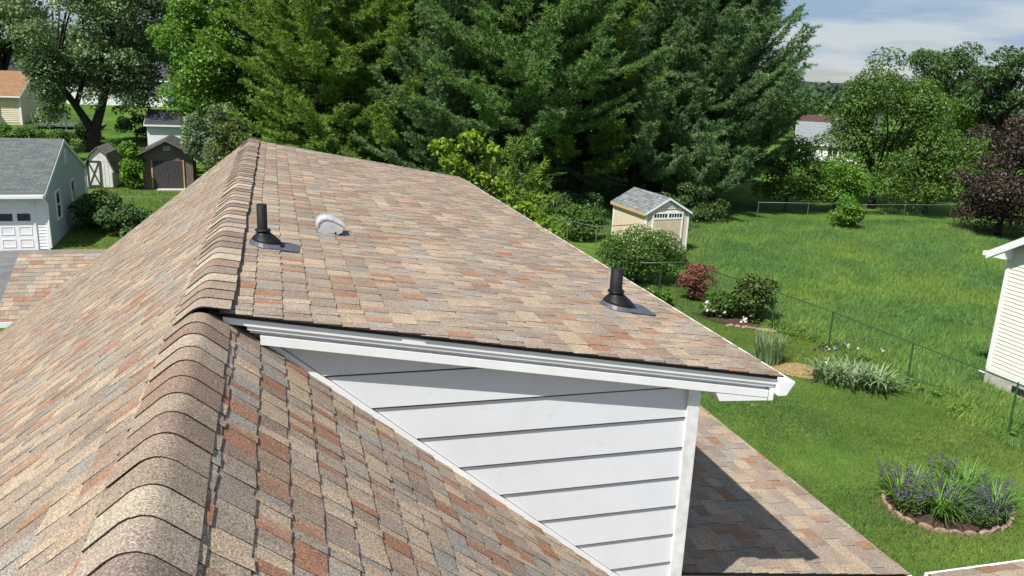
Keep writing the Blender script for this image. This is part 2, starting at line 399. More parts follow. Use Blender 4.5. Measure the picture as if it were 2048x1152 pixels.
sd = slope_deck('dormer_roof_slope', [(RX+.05, YR+.015, zd(RX+.05)), (RX+.05, YE, zd(RX+.05)), (XDE, YE, zd(XDE)), (XDE, YR+.015, zd(XDE))])
shingle_field((RX, 0, zd(RX)), (0, 1, 0), (1/ld, 0, -KD/ld), (KD/ld, 0, 1/ld), YR, YE+.01, (XDE-RX)*ld+.02, rs, sd, start=0.10, wmin=.055, wmax=.165)
# lower rear roof
LX0, LX1, LY0, KLo = 2.44, 4.72, 4.56, 0.153
def zlo(x): return 4.08-KLo*(x-2.79)
llo = math.sqrt(1+KLo**2)
slo = slope_deck('lower_roof_slope', [(LX0, LY0+.01, zlo(LX0)), (LX0, YE, zlo(LX0)), (LX1, YE, zlo(LX1)), (LX1, LY0+.01, zlo(LX1))])
shingle_field((LX0, 0, zlo(LX0)), (0, 1, 0), (1/llo, 0, -KLo/llo), (KLo/llo, 0, 1/llo), LY0, YE, (LX1-LX0)*llo+.01, rs, slo, start=0.0, wmin=.10, wmax=.28)
# porch roof at the lower right
kp = 0.30; lp = math.sqrt(1+kp*kp); PY, PZ = 4.42, 3.865
sp_ = slope_deck('porch_roof_slope', [(4.78, PY-.01, PZ), (8.4, PY-.01, PZ-.06), (8.4, .6, PZ-.06+kp*3.8), (4.78, .6, PZ+kp*3.8)])
shingle_field((4.78, .6, PZ+kp*3.82), (1, 0, -.0166), (0, 1/lp, -kp/lp), (0.0166, kp/lp, 1/lp), 0, 3.6, 3.82*lp, rs, sp_, wmin=.10, wmax=.28)
# choose the 300 pieces that show largest; the rest is one mesh
def to_px(P):
    c = (np.asarray(P)-CAM)@CAMR; z = -c[..., 2]
    return np.stack([1024+1631.5*c[..., 0]/np.maximum(z, .05), 576-1631.5*c[..., 1]/np.maximum(z, .05)], -1), z
V8 = np.array([s[0] for s in ALLSH]); px, dep = to_px(V8[:, :4])
inside = (dep.min(1) > .3) & (px[..., 0].max(1) > 0) & (px[..., 0].min(1) < 2048) & (px[..., 1].max(1) > 0) & (px[..., 1].min(1) < 1152)
a, b = px[:, 2]-px[:, 0], px[:, 3]-px[:, 1]; area = np.abs(a[:, 0]*b[:, 1]-a[:, 1]*b[:, 0])/2
area = np.where(inside, area, 0); top = set(np.argsort(-area)[:300].tolist())
rest = MB()
for i, (vs, cs, par) in enumerate(ALLSH):
    if i in top:
        s = MB(); s.add(vs, SHF, cs); obj('shingle', s, 'shingle', par)
    else: rest.add(vs, SHF, cs)
tag(obj('shingle_courses', rest, 'shingle', house), kind='stuff')

# ridge caps
capd = MB(); capd.box(RX-.02, RX+.02, Y0, YE-.01, RZ-.06, RZ-.035); ridge = obj('roof_ridge', capd, 'felt', house)
def cap_profile(kl, kr, arm, lift, zc):
    al, ar = math.atan(kl), math.atan(kr); r = 0.082; pts = []
    # circle tangent to both slopes; centre on the bisector below the crest
    nl = np.array([-math.sin(al), math.cos(al)]); nr = np.array([math.sin(ar), math.cos(ar)])
    bis = nl+nr; bis /= np.linalg.norm(bis); cosh = bis@nl; C = np.array([RX, zc])-bis*r/cosh
    tl, tr = np.array([-math.cos(al), -math.sin(al)]), np.array([math.cos(ar), -math.sin(ar)])
    pts.append(C+nl*(r+lift)+tl*arm)
    for k in range(9):
        q = (math.pi/2+al)+(-al-ar)*k/8; pts.append(C+np.array([math.cos(q), math.sin(q)])*(r+lift))
    pts.append(C+nr*(r+lift)+tr*arm); return pts
CAPC = [np.array(c) for c in ((.215, .160, .125), (.300, .245, .190), (.250, .195, .150), (.205, .145, .110), (.330, .280, .215), (.190, .150, .125), (.275, .225, .18))]
def caps(ya, yb, kr, zc, rs, e=0.172):
    y = ya
    while y < yb-.02:
        yn = min(y+e+.03, yb); c = CAPC[rs.choice(len(CAPC))]*(1.02+.22*rs.rand()); j = rs.randn()*.0025
        arm = .110+rs.randn()*.003
        p0 = cap_profile(KL, kr, arm, .0105+rs.rand()*.003, zc); p1 = cap_profile(KL, kr, arm, .006, zc)
        q0 = cap_profile(KL, kr, arm, .006, zc); m = MB(); n = len(p0)
        vs = [(p[0]+j, y+.006*rs.randn()*.3, p[1]) for p in p0]+[(p[0]+j, yn, p[1]) for p in p1]+[(p[0]+j, y+.001, p[1]) for p in q0]
        vs = vs+vs[:n]; fs = [(i, i+1, n+i+1, n+i) for i in range(n-1)]+[(2*n+i, 2*n+i+1, 3*n+i+1, 3*n+i) for i in range(n-1)]
        m.add(vs, fs, [c]*(2*n)+[CUT]*(2*n)); o = obj('ridge_cap', m, 'shingle', ridge)
        o.data.shade_smooth(); o.data.set_sharp_from_angle(angle=math.radians(40)); y += e
rs = np.random.RandomState(5)
caps(0.2, YR-.03, KN, RZ+.006, rs); caps(YR-.035, YE, KD, RZ+.010, rs)

# siding boards on the dormer cheek
def clip(poly, a, b, c):          # keep a*x+b*z<=c
    out = []
    for i in range(len(poly)):
        p, q = poly[i], poly[(i+1) % len(poly)]; fp, fq = a*p[0]+b*p[1]-c, a*q[0]+b*q[1]-c
        if fp <= 0: out.append(p)
        if fp*fq < 0: t = fp/(fp-fq); out.append((p[0]+t*(q[0]-p[0]), p[1]+t*(q[1]-p[1])))
    return out
m = MB(); m.extr(clip(clip([(-.3, 3.9), (2.36, 3.9), (2.36, 6.3), (-.3, 6.3)], -KN, -1, -(RZ+.03+KN*RX)), KD, 1, RZ-.14+KD*RX), 'y', YW+.0062, YW+.0115); obj('groove_shade_panel', m, 'felt', house)  # dark panel added behind the boards to deepen shade in the lap grooves
zt = 6.321
while zt > 4.05:
    zb = zt-.2; poly = [(-.3, zb), (2.352, zb), (2.352, zt-.015), (-.3, zt-.015)]
    poly = clip(poly, -KN, -1, -(RZ+.045+KN*RX)); poly = clip(poly, KD, 1, RZ-.125+KD*RX)
    if len(poly) >= 3:
        m = MB(); n = len(poly)
        yf = lambda z: YW-.020+(z-zb)/.2*.016
        vs = [(x, yf(z), z) for x, z in poly]+[(x, YW+.006, z) for x, z in poly]
        m.add(vs, [tuple(range(n)), tuple(range(2*n-1, n-1, -1))]+[(i, i+n, (i+1) % n+n, (i+1) % n) for i in range(n)])
        obj('siding_board', m, 'wall', house)
    zt = zb
m = MB(); m.box(2.352, 2.435, YW-.034, YW+.03, 3.2, zd(2.4)-.10); m.box(2.408, 2.436, YW+.031, YW+.09, 3.2, zd(2.4)-.10); obj('corner_post', m, 'gray_trim', house, bevel=.003)
def slope_bar(x0, x1, f, y0, y1, h0, h1):
    m = MB(); m.hexa([(x0, y0, f(x0)+h0), (x1, y0, f(x1)+h0), (x1, y1, f(x1)+h0), (x0, y1, f(x0)+h0), (x0, y0, f(x0)+h1), (x1, y0, f(x1)+h1), (x1, y1, f(x1)+h1), (x0, y1, f(x0)+h1)]); return m
obj('step_flashing', slope_bar(-.06, 2.35, zn, YW-.026, YW-.004, -.01, .040), 'trim', house)
# rake trim of the dormer
obj('drip_edge', slope_bar(-.26, XDE, zd, YR+.016, YR+.04, -.024, -.0135), 'dark_edge', house)
obj('drip_flange', slope_bar(-.27, XDE, zd, YR+.022, YR+.030, -.060, -.0245), 'trim', house)
obj('fascia', slope_bar(-.16, XDE-.03, zd, YR+.030, YR+.095, -.082, -.0605), 'trim', house)
obj('fascia', slope_bar(-.15, XDE-.035, zd, YR+.066, YR+.095, -.106, -.0825), 'trim', house)
obj('fascia', slope_bar(-.10, XDE-.04, zd, YR+.034, YR+.0955, -.154, -.1065), 'trim', house)
obj('soffit', slope_bar(.0, XDE-.05, zd, YR+.0957, YW-.004, -.154, -.144), 'trim', house)
m = MB(); e0 = zd(2.52)-.156
m.add([(2.50, YR+.036, e0), (2.86, YR+.036, zd(2.86)-.158), (2.86, YR+.036, zd(2.86)-.173), (2.53, YR+.036, e0-.055),
       (2.50, YR+.34, e0), (2.86, YR+.34, zd(2.86)-.158), (2.86, YR+.34, zd(2.86)-.173), (2.53, YR+.34, e0-.055)],
      [(3, 2, 1, 0), (4, 5, 6, 7), (0, 1, 5, 4), (1, 2, 6, 5), (2, 3, 7, 6), (3, 0, 4, 7)])
obj('soffit_return', m, 'trim', house)
m = MB(); m.box(XDE-.03, XDE+.0, YR+.035, YE, zd(XDE)-.168, zd(XDE)-.020); obj('eave_fascia', m, 'trim', house)
def gutter(x, z, y0, y1, parent, s=1.0, name='gutter'):
    t = .004; o = [(0, 0), (0, -.085), (.055, -.085), (.075, -.05), (.095, -.022), (.105, -.006), (.105, 0)]
    i = [(.105-t*2.5, 0), (.105-t*2.5, -.006), (.09, -.022), (.07, -.048), (.052, -.081), (t, -.081), (t, 0)]
    m = MB(); m.extr([(x+a*s, z+b*s) for a, b in o+i], 'y', y0, y1); g = obj(name, m, 'trim', parent)
    for yy in (y0-.004, y1):
        m = MB(); m.extr([(x+a*s, z+b*s) for a, b in o], 'y', yy, yy+.004); obj('end_cap', m, 'trim', g)
    return g
gutter(XDE+.002, zd(XDE)-.036, YR-.01, YE, house)
# lower roof trim
obj('drip_edge', slope_bar(LX0, LX1, zlo, LY0+.012, LY0+.035, -.032, -.0135), 'dark_edge', house)
obj('fascia', slope_bar(LX0, LX1-.01, zlo, LY0+.02, LY0+.05, -.20, -.0325), 'trim', house)
gutter(LX1+.002, zlo(LX1)-.030, LY0+.0, YE, house, .6)
m = MB(); m.hexa([(4.78, PY+.001, PZ-.14), (8.4, PY+.001, PZ-.20), (8.4, PY+.045, PZ-.20), (4.78, PY+.045, PZ-.14), (4.78, PY+.001, PZ-.005), (8.4, PY+.001, PZ-.065), (8.4, PY+.045, PZ-.065), (4.78, PY+.045, PZ-.005)])
obj('porch_fascia', m, 'trim', house)

# roof vents
def vent_pipe(x, y, hgt, label, sc=1.0, r=.045):
    z = zd(x)+.013; t = thing('vent_pipe', label, 'vent pipe', (x, y, z), 0, 'plumbing vents on the roof'); k = KD
    m = MB()
    m.lathe([(r, .05), (r, hgt), (r-.007, hgt), (r-.007, .05)], 24); obj('pipe', m, 'pipe', t, True)
    m = MB(); prof = [(.150, -.002), (.148, .012), (.138, .022), (.128, .022), (.126, .036), (.120, .046), (.105, .062), (.080, .083), (.062, .100), (.056, .112), (.066, .116), (.070, .124), (.066, .131), (.055, .134), ((r+.001)/sc, .140)]
    sh = [.045*(1-z_/.14)**1.2 for _, z_ in prof]
    m.lathe([(a*sc, b*sc) for a, b in prof], 28, shift=[s*sc for s in sh])
    m.v = [(a, b, c-k*a*max(0, 1-c/(.13*sc))) for a, b, c in m.v]; b_ = obj('boot', m, 'rubber', t, True)
    b_.data.set_sharp_from_angle(angle=math.radians(50))
    m = MB(); e = .006
    pl = [(.06, -.165), (.285, -.165), (.315, -.14), (.315, .14), (.285, .165), (.06, .165)]
    m.add([(a*sc, b*sc, -k*a*sc+.004) for a, b in pl]+[(a*sc, b*sc, -k*a*sc-.003) for a, b in pl],
          [tuple(range(6)), tuple(range(11, 5, -1))]+[(i, i+6, (i+1) % 6+6, (i+1) % 6) for i in range(6)])
    obj('flashing', m, 'flash', t)
    m = MB(); pr = []
    for q in range(13):
        an = math.pi/2+math.pi*q/12; pr.append((.045*sc+.165*sc*math.cos(an), .165*sc*math.sin(an)))
    pr = pr+[(.17*sc, -.165*sc), (.17*sc, .165*sc)]
    n = len(pr); top_ = [(.0+a*.86, b*.86, .022-k*a) for a, b in pr]
    m.add([(a, b, -.004-k*a) for a, b in pr]+top_, [tuple(range(n, 2*n))]+[(i, (i+1) % n, (i+1) % n+n, i+n) for i in range(n)])
    obj('flashing_skirt', m, 'flash', t)
    return t
vent_pipe(-.10, 5.70, .27, 'black vent pipe nearest the ridge with blue grey flashing', .76, .034)
vent_pipe(2.34, 5.27, .28, 'black vent pipe by the eave with long lower flashing', .88, .0455)
gz = zd(.40)+.012
gv = thing('gooseneck_vent', 'small grey metal gooseneck exhaust vent on the dormer roof', 'roof vent', (.40, 6.55, gz)); gv.scale = (.86,)*3
prof = [(-.11, -.005), (-.118, .06), (-.105, .098), (-.075, .125), (-.03, .133), (.02, .12), (.13, .060), (.105, .0), (.055, -.022), (.052, .012), (.03, -.008)]
m = MB(); m.extr(prof, 'y', -.11, .11); obj('hood', m, 'galv', gv, bevel=.006)
pr2 = [(a*1.06-.002, b*1.06+.003) for a, b in prof[1:7]]; pi2 = [(a*.97, b*.97) for a, b in prof[1:7]][::-1]
for yy in (-.118, .108): m = MB(); m.extr(pr2+pi2, 'y', yy, yy+.012); obj('hood_rim', m, 'galv', gv)
m = MB(); m.box(.056, .098, -.10, .10, -.017, .012); obj('outlet', m, 'black', gv)
m = MB(); m.hexa([(-.13, -.125, .010), (.16, -.125, -.036), (.16, .125, -.036), (-.13, .125, .010), (-.13, -.125, .013), (.16, -.125, -.033), (.16, .125, -.033), (-.13, .125, .013)])
obj('flange', m, 'flash', gv)

# ------------------------------------------------------------------ small outbuilding behind the house (same shingles)
ob = thing('outbuilding', 'low outbuilding with blended brown shingles beside the grey driveway', 'outbuilding', (-3.4, 20.0, 0))
KO = .42; lo = math.sqrt(1+KO*KO); zr = 3.2
m = MB(); m.extr([(-2.0, 0), (2.0, 0), (2.0, zr-.1-KO*2), (0, zr-.1), (-2.0, zr-.1-KO*2)], 'x', -1.95, 2.6); obj('wall', m, 'trim', ob)
for sgn in (-1, 1):
    m = MB(); p = np.array([(-2.1, 0, zr), (2.75, 0, zr), (2.75, sgn*2.25, zr-KO*2.25), (-2.1, sgn*2.25, zr-KO*2.25)])
    nn = np.array([0, sgn*KO/lo, 1/lo]); m.hexa([*(p-nn*.04), *(p-nn*.004)]); o = obj('roof_slope', m, 'felt', ob)
    if sgn == -1: near_slope = o
    m = MB(); m.box(-2.1, 2.75, min(sgn*2.26, sgn*2.30), max(sgn*2.26, sgn*2.30), zr-KO*2.25-.12, zr-KO*2.25-.008); obj('fascia', m, 'trim', ob)
ALLSH.clear(); rs = np.random.RandomState(21)
shingle_field((0, 0, zr), (1, 0, 0), (0, -1/lo, -KO/lo), (0, -KO/lo, 1/lo), -2.12, 2.0, 2.26*lo, rs, None, start=.10, wmin=.13, wmax=.32)
for i, (vs, cs, par) in enumerate(ALLSH):
    s = MB(); s.add(vs, SHF, cs); obj('shingle', s, 'shingle', near_slope)
ALLSH.clear()
shingle_field((0, 0, zr), (1, 0, 0), (0, 1/lo, -KO/lo), (0, KO/lo, 1/lo), -2.12, 2.7, 2.26*lo, rs, None, start=.10, wmin=.13, wmax=.32)
s = MB()
for vs, cs, par in ALLSH: s.add(vs, SHF, cs)
tag(obj('shingle_courses', s, 'shingle', ob), kind='stuff')
m = MB(); c = (.19, .165, .145); m.hexa([(-2.12, -.13, zr-.050), (2.75, -.13, zr-.050), (2.75, .13, zr-.050), (-2.12, .13, zr-.050), (-2.12, -.02, zr+.018), (2.75, -.02, zr+.018), (2.75, .02, zr+.018), (-2.12, .02, zr+.018)], c); obj('ridge_cap', m, 'shingle', ob)

# ------------------------------------------------------------------ gable buildings (local: gable end faces -y, ridge along y)
def lap(mb, u0, u1, z0, z1, e, y, top=None, proud=.018):
    """lap siding on plane y, facing -y; top(z) gives the half-range limits (ul,ur) under a gable"""
    z = z0
    while z < z1-.02:
        zb, zt_ = z, min(z+e, z1); a0, b0 = top(zb) if top else (u0, u1); a1, b1 = top(zt_) if top else (u0, u1)
        if b0-a0 < .05: break
        if b1 < a1: a1 = b1 = (a1+b1)/2
        mb.add([(a0, y-proud, zb), (b0, y-proud, zb), (b1, y-.003, zt_), (a1, y-.003, zt_), (a0, y, zb), (b0, y, zb)], [(0, 1, 2, 3), (4, 5, 1, 0), (0, 3, 4), (1, 5, 2)])
        z += e
def gable(t, w, d, he, hr, mwall, mroof, over=.25, oy=.2, z0=0, thick=.06, trim='trim', siding=None, e=.115, ftrim=None, rake=.12):
    k = (hr-he)/(w/2); m = MB(); m.extr([(-w/2, z0), (w/2, z0), (w/2, he), (0, hr), (-w/2, he)], 'y', 0, d); obj('wall', m, mwall, t)
    xo = w/2+over
    for s in (-1, 1):
        f = lambda x: hr-k*abs(x)
        m = MB(); P = [(0, -oy, f(0)+.012), (s*xo, -oy, f(xo)+.012), (s*xo, d+oy, f(xo)+.012), (0, d+oy, f(0)+.012)]
        if s < 0: P = P[::-1]
        m.hexa([*P, *[(a, b, c+thick) for a, b, c in P]]); obj('roof_slope', m, mroof, t)
        for yy in (-oy-.024, d+oy+.004):
            m = MB(); Q = [(0, yy, f(0)-rake+.05), (s*xo, yy, f(xo)-rake+.05), (s*xo, yy+.02, f(xo)-rake+.05), (0, yy+.02, f(0)-rake+.05)]
            if s < 0: Q = Q[::-1]
            m.hexa([*Q, *[(a, b, c+rake) for a, b, c in Q]]); obj('rake_trim', m, trim, t)
        m = MB(); m.box(*sorted((s*(xo+.004), s*(xo+.03))), -oy, d+oy, f(xo)-.07, f(xo)+.05); obj('fascia', m, ftrim or trim, t)
    if siding:
        lim = lambda z: (-w/2, w/2) if z <= he else (-(hr-z)/k, (hr-z)/k)
        m = MB(); lap(m, -w/2, w/2, z0+.02, hr-.05, e, 0, lim); obj('siding', m, siding, t)
def window(t, x0, x1, z0, z1, y=-.03, face='y', nx=1, nz=2, fm='trim', out=-1):
    """window in the plane y (facing -y), or face 'x' on plane x=y facing out"""
    def B(m, a0, a1, b0, b1, p0, p1):
        if face == 'y': m.box(a0, a1, min(p0, p1), max(p0, p1), b0, b1)
        else: m.box(min(p0, p1), max(p0, p1), a0, a1, b0, b1)
    fr = .07; m = MB(); o = out
    for (a0, a1, b0, b1) in ((x0-fr, x0, z0-fr, z1+fr), (x1, x1+fr, z0-fr, z1+fr), (x0, x1, z1, z1+fr), (x0, x1, z0-fr, z0)): B(m, a0, a1, b0, b1, y, y+o*.05)
    w_ = obj('window', m, fm, t)
    m = MB(); B(m, x0, x1, z0, z1, y+o*.002, y+o*.012); obj('pane', m, 'glass', w_)
    m = MB()
    for i in range(1, nx): q = x0+(x1-x0)*i/nx; B(m, q-.018, q+.018, z0, z1, y+o*.013, y+o*.03)
    for i in range(1, nz): q = z0+(z1-z0)*i/nz; B(m, x0, x1, q-.02, q+.02, y+o*.0135, y+o*.032)
    if m.v: obj('muntin', m, fm, w_)
    return w_
MT['r_grey'] = roof_mat('grey_green_shingles', (.080, .096, .096), (.122, .140, .138), (.048, .056, .056), bw=.33, rh=.13)
MT['r_slate'] = roof_mat('slate_grey_shingles', (.115, .128, .13), (.215, .235, .235), (.035, .04, .042), bw=.22, rh=.14)
MT['r_dark'] = roof_mat('dark_grey_shingles', (.060, .064, .066), (.095, .10, .10), (.03, .03, .03), bw=.4, rh=.17)
MT['r_brown'] = roof_mat('orange_brown_shingles', (.22, .125, .065), (.275, .16, .085), (.13, .075, .04), bw=.4, rh=.15)
MT['r_blue'] = roof_mat('blue_grey_shingles', (.17, .195, .205), (.215, .24, .25), (.11, .125, .13), bw=.5, rh=.16)
MT['r_black'] = roof_mat('blue_black_shingles', (.035, .038, .045), (.055, .058, .066), (.02, .02, .024), bw=.4, rh=.15)
MT['r_red'] = roof_mat('red_brown_roof', (.065, .036, .032), (.085, .045, .040), (.06, .03, .028), bw=.5, rh=.2)
MT['gar_side'] = mat('pale_blue_grey_siding', (.40, .455, .475), .6, .06, 3)
MT['gar_white'] = mat('white_garage_siding', (.74, .75, .76), .6, .05, 3)
MT['cream'] = mat('cream_siding', (.66, .57, .42), .65, .06, 3)
MT['tan'] = mat('tan_panel_siding', (.60, .51, .37), .7, .05, 4)
MT['tan_door'] = mat('tan_door_panel', (.54, .45, .31), .7, .05, 4)
MT['brown'] = mat('grey_brown_siding', (.150, .118, .105), .8, .12, 5)
MT['brown_door'] = mat('dark_charcoal_door', (.050, .047, .050), .8, .25, 9)
MT['ivory'] = mat('ivory_house_siding', (.72, .69, .62), .6, .04, 3)
MT['block'] = mat('pale_foundation_block', (.42, .40, .36), .9, .25, 9, .4)
MT['timber'] = mat('bare_timber_trim', (.50, .34, .17), .8, .2, 9)
MT['shed_white'] = mat('weathered_white_boards', (.62, .61, .58), .8, .18, 8)
MT['shed_black'] = mat('peeling_black_trim', (.05, .05, .05), .8, .6, 26)
MT['weather_roof'] = roof_mat('weathered_grey_brown_roof', (.155, .135, .12), (.20, .18, .165), (.10, .085, .075), bw=.5, rh=.17)

# neighbour's garage: gable end faces +x
ga = thing('garage', 'pale blue grey garage with white panelled door and grey roof', 'garage', (-8.82, 39.65, 0), math.pi/2+.05)
gable(ga, 9.3, 8.0, 2.28, 3.84, 'gar_side', 'r_grey', .30, .03, siding='gar_side', e=.125, rake=.16)
m = MB()                                               # front siding beside the door, local x=-4.65 plane
for i in range(17):
    z = .05+i*.125
    for y0, y1 in ((.0, .40),):
        m.add([(-4.672, y0, z), (-4.672, y1, z), (-4.655, y1, z+.125), (-4.655, y0, z+.125), (-4.65, y0, z), (-4.65, y1, z)], [(0, 3, 2, 1), (0, 1, 5, 4)])
obj('front_siding', m, 'gar_white', ga)
m = MB()
for yy in (.0, .40, 2.97): m.box(-4.70, -4.652, yy, yy+(.07 if yy else .06), 0, 2.12 if yy else 2.2)
m.box(-4.70, -4.652, .472, 2.968, 2.02, 2.12); obj('door_frame', m, 'trim', ga)
gd = obj('garage_door', MB().box(-4.668, -4.652, .474, 2.966, .02, 2.018), 'trim', ga)
for r in range(4):
    for c_ in range(4):
        y0 = .56+c_*.60; z0 = .14+r*.49
        if r == 2: obj('door_window', MB().box(-4.685, -4.669, y0+.02, y0+.46, z0+.06, z0+.34), 'glass', gd)
        else:
            m = MB(); m.box(-4.682, -4.669, y0, y0+.46, z0, z0+.04); m.box(-4.682, -4.669, y0, y0+.46, z0+.30, z0+.34); m.box(-4.682, -4.669, y0, y0+.03, z0+.0405, z0+.2995); m.box(-4.682, -4.669, y0+.43, y0+.46, z0+.0405, z0+.2995); obj('door_panel', m, 'gar_white', gd)
obj('gutter', MB().box(-5.10, -4.99, .0, 8.0, 2.10, 2.21), 'trim', ga)
m = MB(); m.tube([(-5.0, .03, 2.1), (-4.72, -.05, 1.85), (-4.70, -.05, .1)], .04, 6); obj('downspout', m, 'trim', ga)
m = MB(); m.tube([(4.95, .03, 2.1), (4.70, -.06, 1.85), (4.69, -.06, .1)], .04, 6); obj('downspout', m, 'trim', ga)
window(ga, -2.9, -2.05, .92, 2.0, -.02, 'y', 1, 2); window(ga, .6, 1.45, .92, 1.95, -.02, 'y', 1, 1)
v = MB(); v.box(-.28, .28, -.05, -.02, 2.85, 3.45); vv = obj('gable_vent', v, 'gar_white', ga)
for i in range(5): obj('louvre', MB().box(-.22, .22, -.066, -.051, 2.91+i*.1, 2.94+i*.1), 'gar_side', vv)

# white gambrel shed
ws = thing('gambrel_shed', 'small white barn shed with black cross on its door', 'shed', (-9.78, 51.7, 0), -.05)
gp = [(-.72, 0), (.72, 0), (.78, .92), (.40, 1.95), (-.40, 2.28), (-.40, 2.28)]
gp = [(-.74, 0), (.74, 0), (.80, .95), (.42, 1.92), (0, 2.30), (-.42, 1.92), (-.80, .95)]
m = MB(); m.extr(gp, 'y', 0, 2.5); obj('wall', m, 'shed_white', ws)
m = MB()
for i in range(7): m.box(-.70+i*.2, -.69+i*.2, -.004, -.0005, .02, 1.6)
obj('board_groove', m, 'shed_black', ws)
for a, b in (((.86, .86), (.44, 1.96)), ((.44, 1.96), (0, 2.35)), ((-.0, 2.35), (-.44, 1.96)), ((-.44, 1.96), (-.86, .86))):
    m = MB(); m.hexa([(a[0], -.12, a[1]), (b[0], -.12, b[1]), (b[0], 2.6, b[1]), (a[0], 2.6, a[1]), (a[0], -.12, a[1]+.06), (b[0], -.12, b[1]+.06), (b[0], 2.6, b[1]+.06), (a[0], 2.6, a[1]+.06)]); obj('roof_slope', m, 'weather_roof', ws)
sd_ = obj('door', MB().box(-.62, .12, -.03, -.005, .12, 1.62), 'shed_white', ws)
m = MB()
for x0, x1, z0, z1 in ((-.62, -.52, .12, 1.62), (.02, .12, .12, 1.62), (-.52, .02, 1.52, 1.62), (-.52, .02, .12, .22)): m.box(x0, x1, -.05, -.031, z0, z1)
def bar(m, a, b, wd, y0, y1):
    a, b = np.array(a), np.array(b); n = unit(np.array([-(b-a)[1], (b-a)[0]]))*wd/2; P = [a-n, b-n, b+n, a+n]
    m.hexa([(p[0], y0, p[1]) for p in P]+[(p[0], y1, p[1]) for p in P])
bar(m, (-.52, .22), (.02, 1.52), .08, -.049, -.0315); bar(m, (-.52, 1.52), (.02, .22), .08, -.054, -.0495)
obj('door_trim', m, 'shed_black', sd_)
m = MB(); m.box(.69, .77, -.03, -.002, 0, .95); bar(m, (.80, .95), (.43, 1.90), .07, -.03, -.002); m.box(-.75, .75, -.028, -.002, 0, .09); obj('corner_trim', m, 'shed_black', ws)

# brown shed
bs = thing('shed', 'grey brown gabled shed with dark double doors', 'shed', (-6.08, 51.6, 0), .02)
gable(bs, 2.75, 3.0, 2.12, 2.86, 'brown', 'r_dark', .32, .38, trim='brown', rake=.10)
for s in (-1, 1):
    dd = obj('door', MB().box(*sorted((s*.006, s*.82)), -.05, -.004, .08, 1.66), 'brown_door', bs)
m = MB(); m.box(-.04, -.01, -.075, -.051, .80, .92); obj('door_handle', m, 'galv_rail', dd)
for s in (-1, 1): obj('door_post', MB().box(*sorted((s*.825, s*.895)), -.06, -.002, .02, 1.70), 'timber', bs)
v = obj('gable_vent', MB().box(-.18, .18, -.03, -.002, 2.28, 2.48), 'trim', bs)
for i in range(3): obj('vent_slot', MB().box(-.14+i*.1, -.075+i*.1, -.036, -.031, 2.32, 2.44), 'black', v)
obj('ramp', MB().box(-.6, .95, -.75, -.02, -.01, .05), 'concrete', bs)

# tan shed
ts = thing('garden_shed', 'tan garden shed with white trim and grey shingle roof', 'shed', (16.50, 32.2, 0), .075)
gable(ts, 2.15, 3.1, 1.86, 2.46, 'tan', 'r_slate', .10, .10, rake=.09, ftrim='timber')  # brown eave shadow is put into the fascia colour
m = MB()
for s in (-1, 1):
    m.box(*sorted((s*1.01, s*1.09)), -.018, -.002, 0, 1.80); m.box(*sorted((s*1.076, s*1.092)), -.0015, .08, 0, 1.80)
m.box(-1.09, -1.076, 3.02, 3.11, 0, 1.8); obj('corner_trim', m, 'trim', ts)
m = MB(); m.box(-.77, -.69, -.05, -.003, .05, 1.55); m.box(.69, .77, -.05, -.003, .05, 1.55); m.box(-.77, .77, -.052, -.003, 1.551, 1.63); m.box(-.77, .77, -.052, -.003, 1.80, 1.88); m.box(-.04, .04, -.052, -.003, 1.631, 1.799); m.box(-.77, -.70, -.052, -.003, 1.631, 1.799); m.box(.70, .77, -.052, -.003, 1.631, 1.799); obj('door_frame', m, 'trim', ts)
for s in (-1, 1):
    tw = obj('transom_window', MB().box(*sorted((s*.05, s*.69)), -.03, -.004, 1.64, 1.79), 'black', ts)
    m = MB()
    for i in range(1, 5): q = s*(.05+.64*i/5); m.box(q-.012, q+.012, -.042, -.031, 1.64, 1.79)
    obj('muntin', m, 'trim', tw)
    dr = obj('door', MB().box(*sorted((s*.005, s*.685)), -.035, -.004, .06, 1.54), 'tan', ts)
    obj('door_panel', MB().box(*sorted((s*.09, s*.61)), -.040, -.036, .14, .74), 'tan_door', dr); obj('door_panel', MB().box(*sorted((s*.09, s*.61)), -.040, -.036, .82, 1.48), 'tan_door', dr)
m = MB(); m.extr([(-.42, 2.10), (.42, 2.10), (0, 2.34)], 'y', -.02, -.003); obj('gable_vent', m, 'trim', ts)
obj('gable_rail', MB().box(-.75, .75, -.022, -.003, 2.02, 2.07), 'trim', ts)

# right-hand neighbour: gable end faces -x
rh = thing('neighbour_house', 'ivory sided neighbour house with white soffit at right edge', 'house', (18.13, 11.7, 0), -math.pi/2)
gable(rh, 9.0, 9.0, 3.72, 6.3, 'ivory', 'r_dark', .42, .33, z0=.0, siding='ivory', e=.105, rake=.2)
m = MB(); m.box(-4.53, 4.53, -.035, .0, 0, .36); obj('foundation', m, 'block', rh)
m = MB(); m.box(-4.54, -4.44, -.04, .1, .40, 3.65); m.box(-4.52, 4.5, -.03, -.019, .365, .43); obj('corner_trim', m, 'trim', rh)
for s in (-1, 1): m = MB(); m.extr([(s*4.92, 3.40), (s*4.4, 3.42), (s*4.4, 3.74), (s*4.92, 3.5)], 'y', -.33, -.012); obj('eave_return', m, 'trim', rh)
obj('gutter', MB().box(-5.06, -4.96, -.33, 9.2, 3.40, 3.51), 'trim', rh)
obj('foundation_vent', MB().box(-3.65, -3.2, -.045, -.036, .08, .26), 'black', rh)
obj('outlet_spout', MB().box(-4.66, -4.5, -.12, -.04, .28, .34), 'trim', rh)

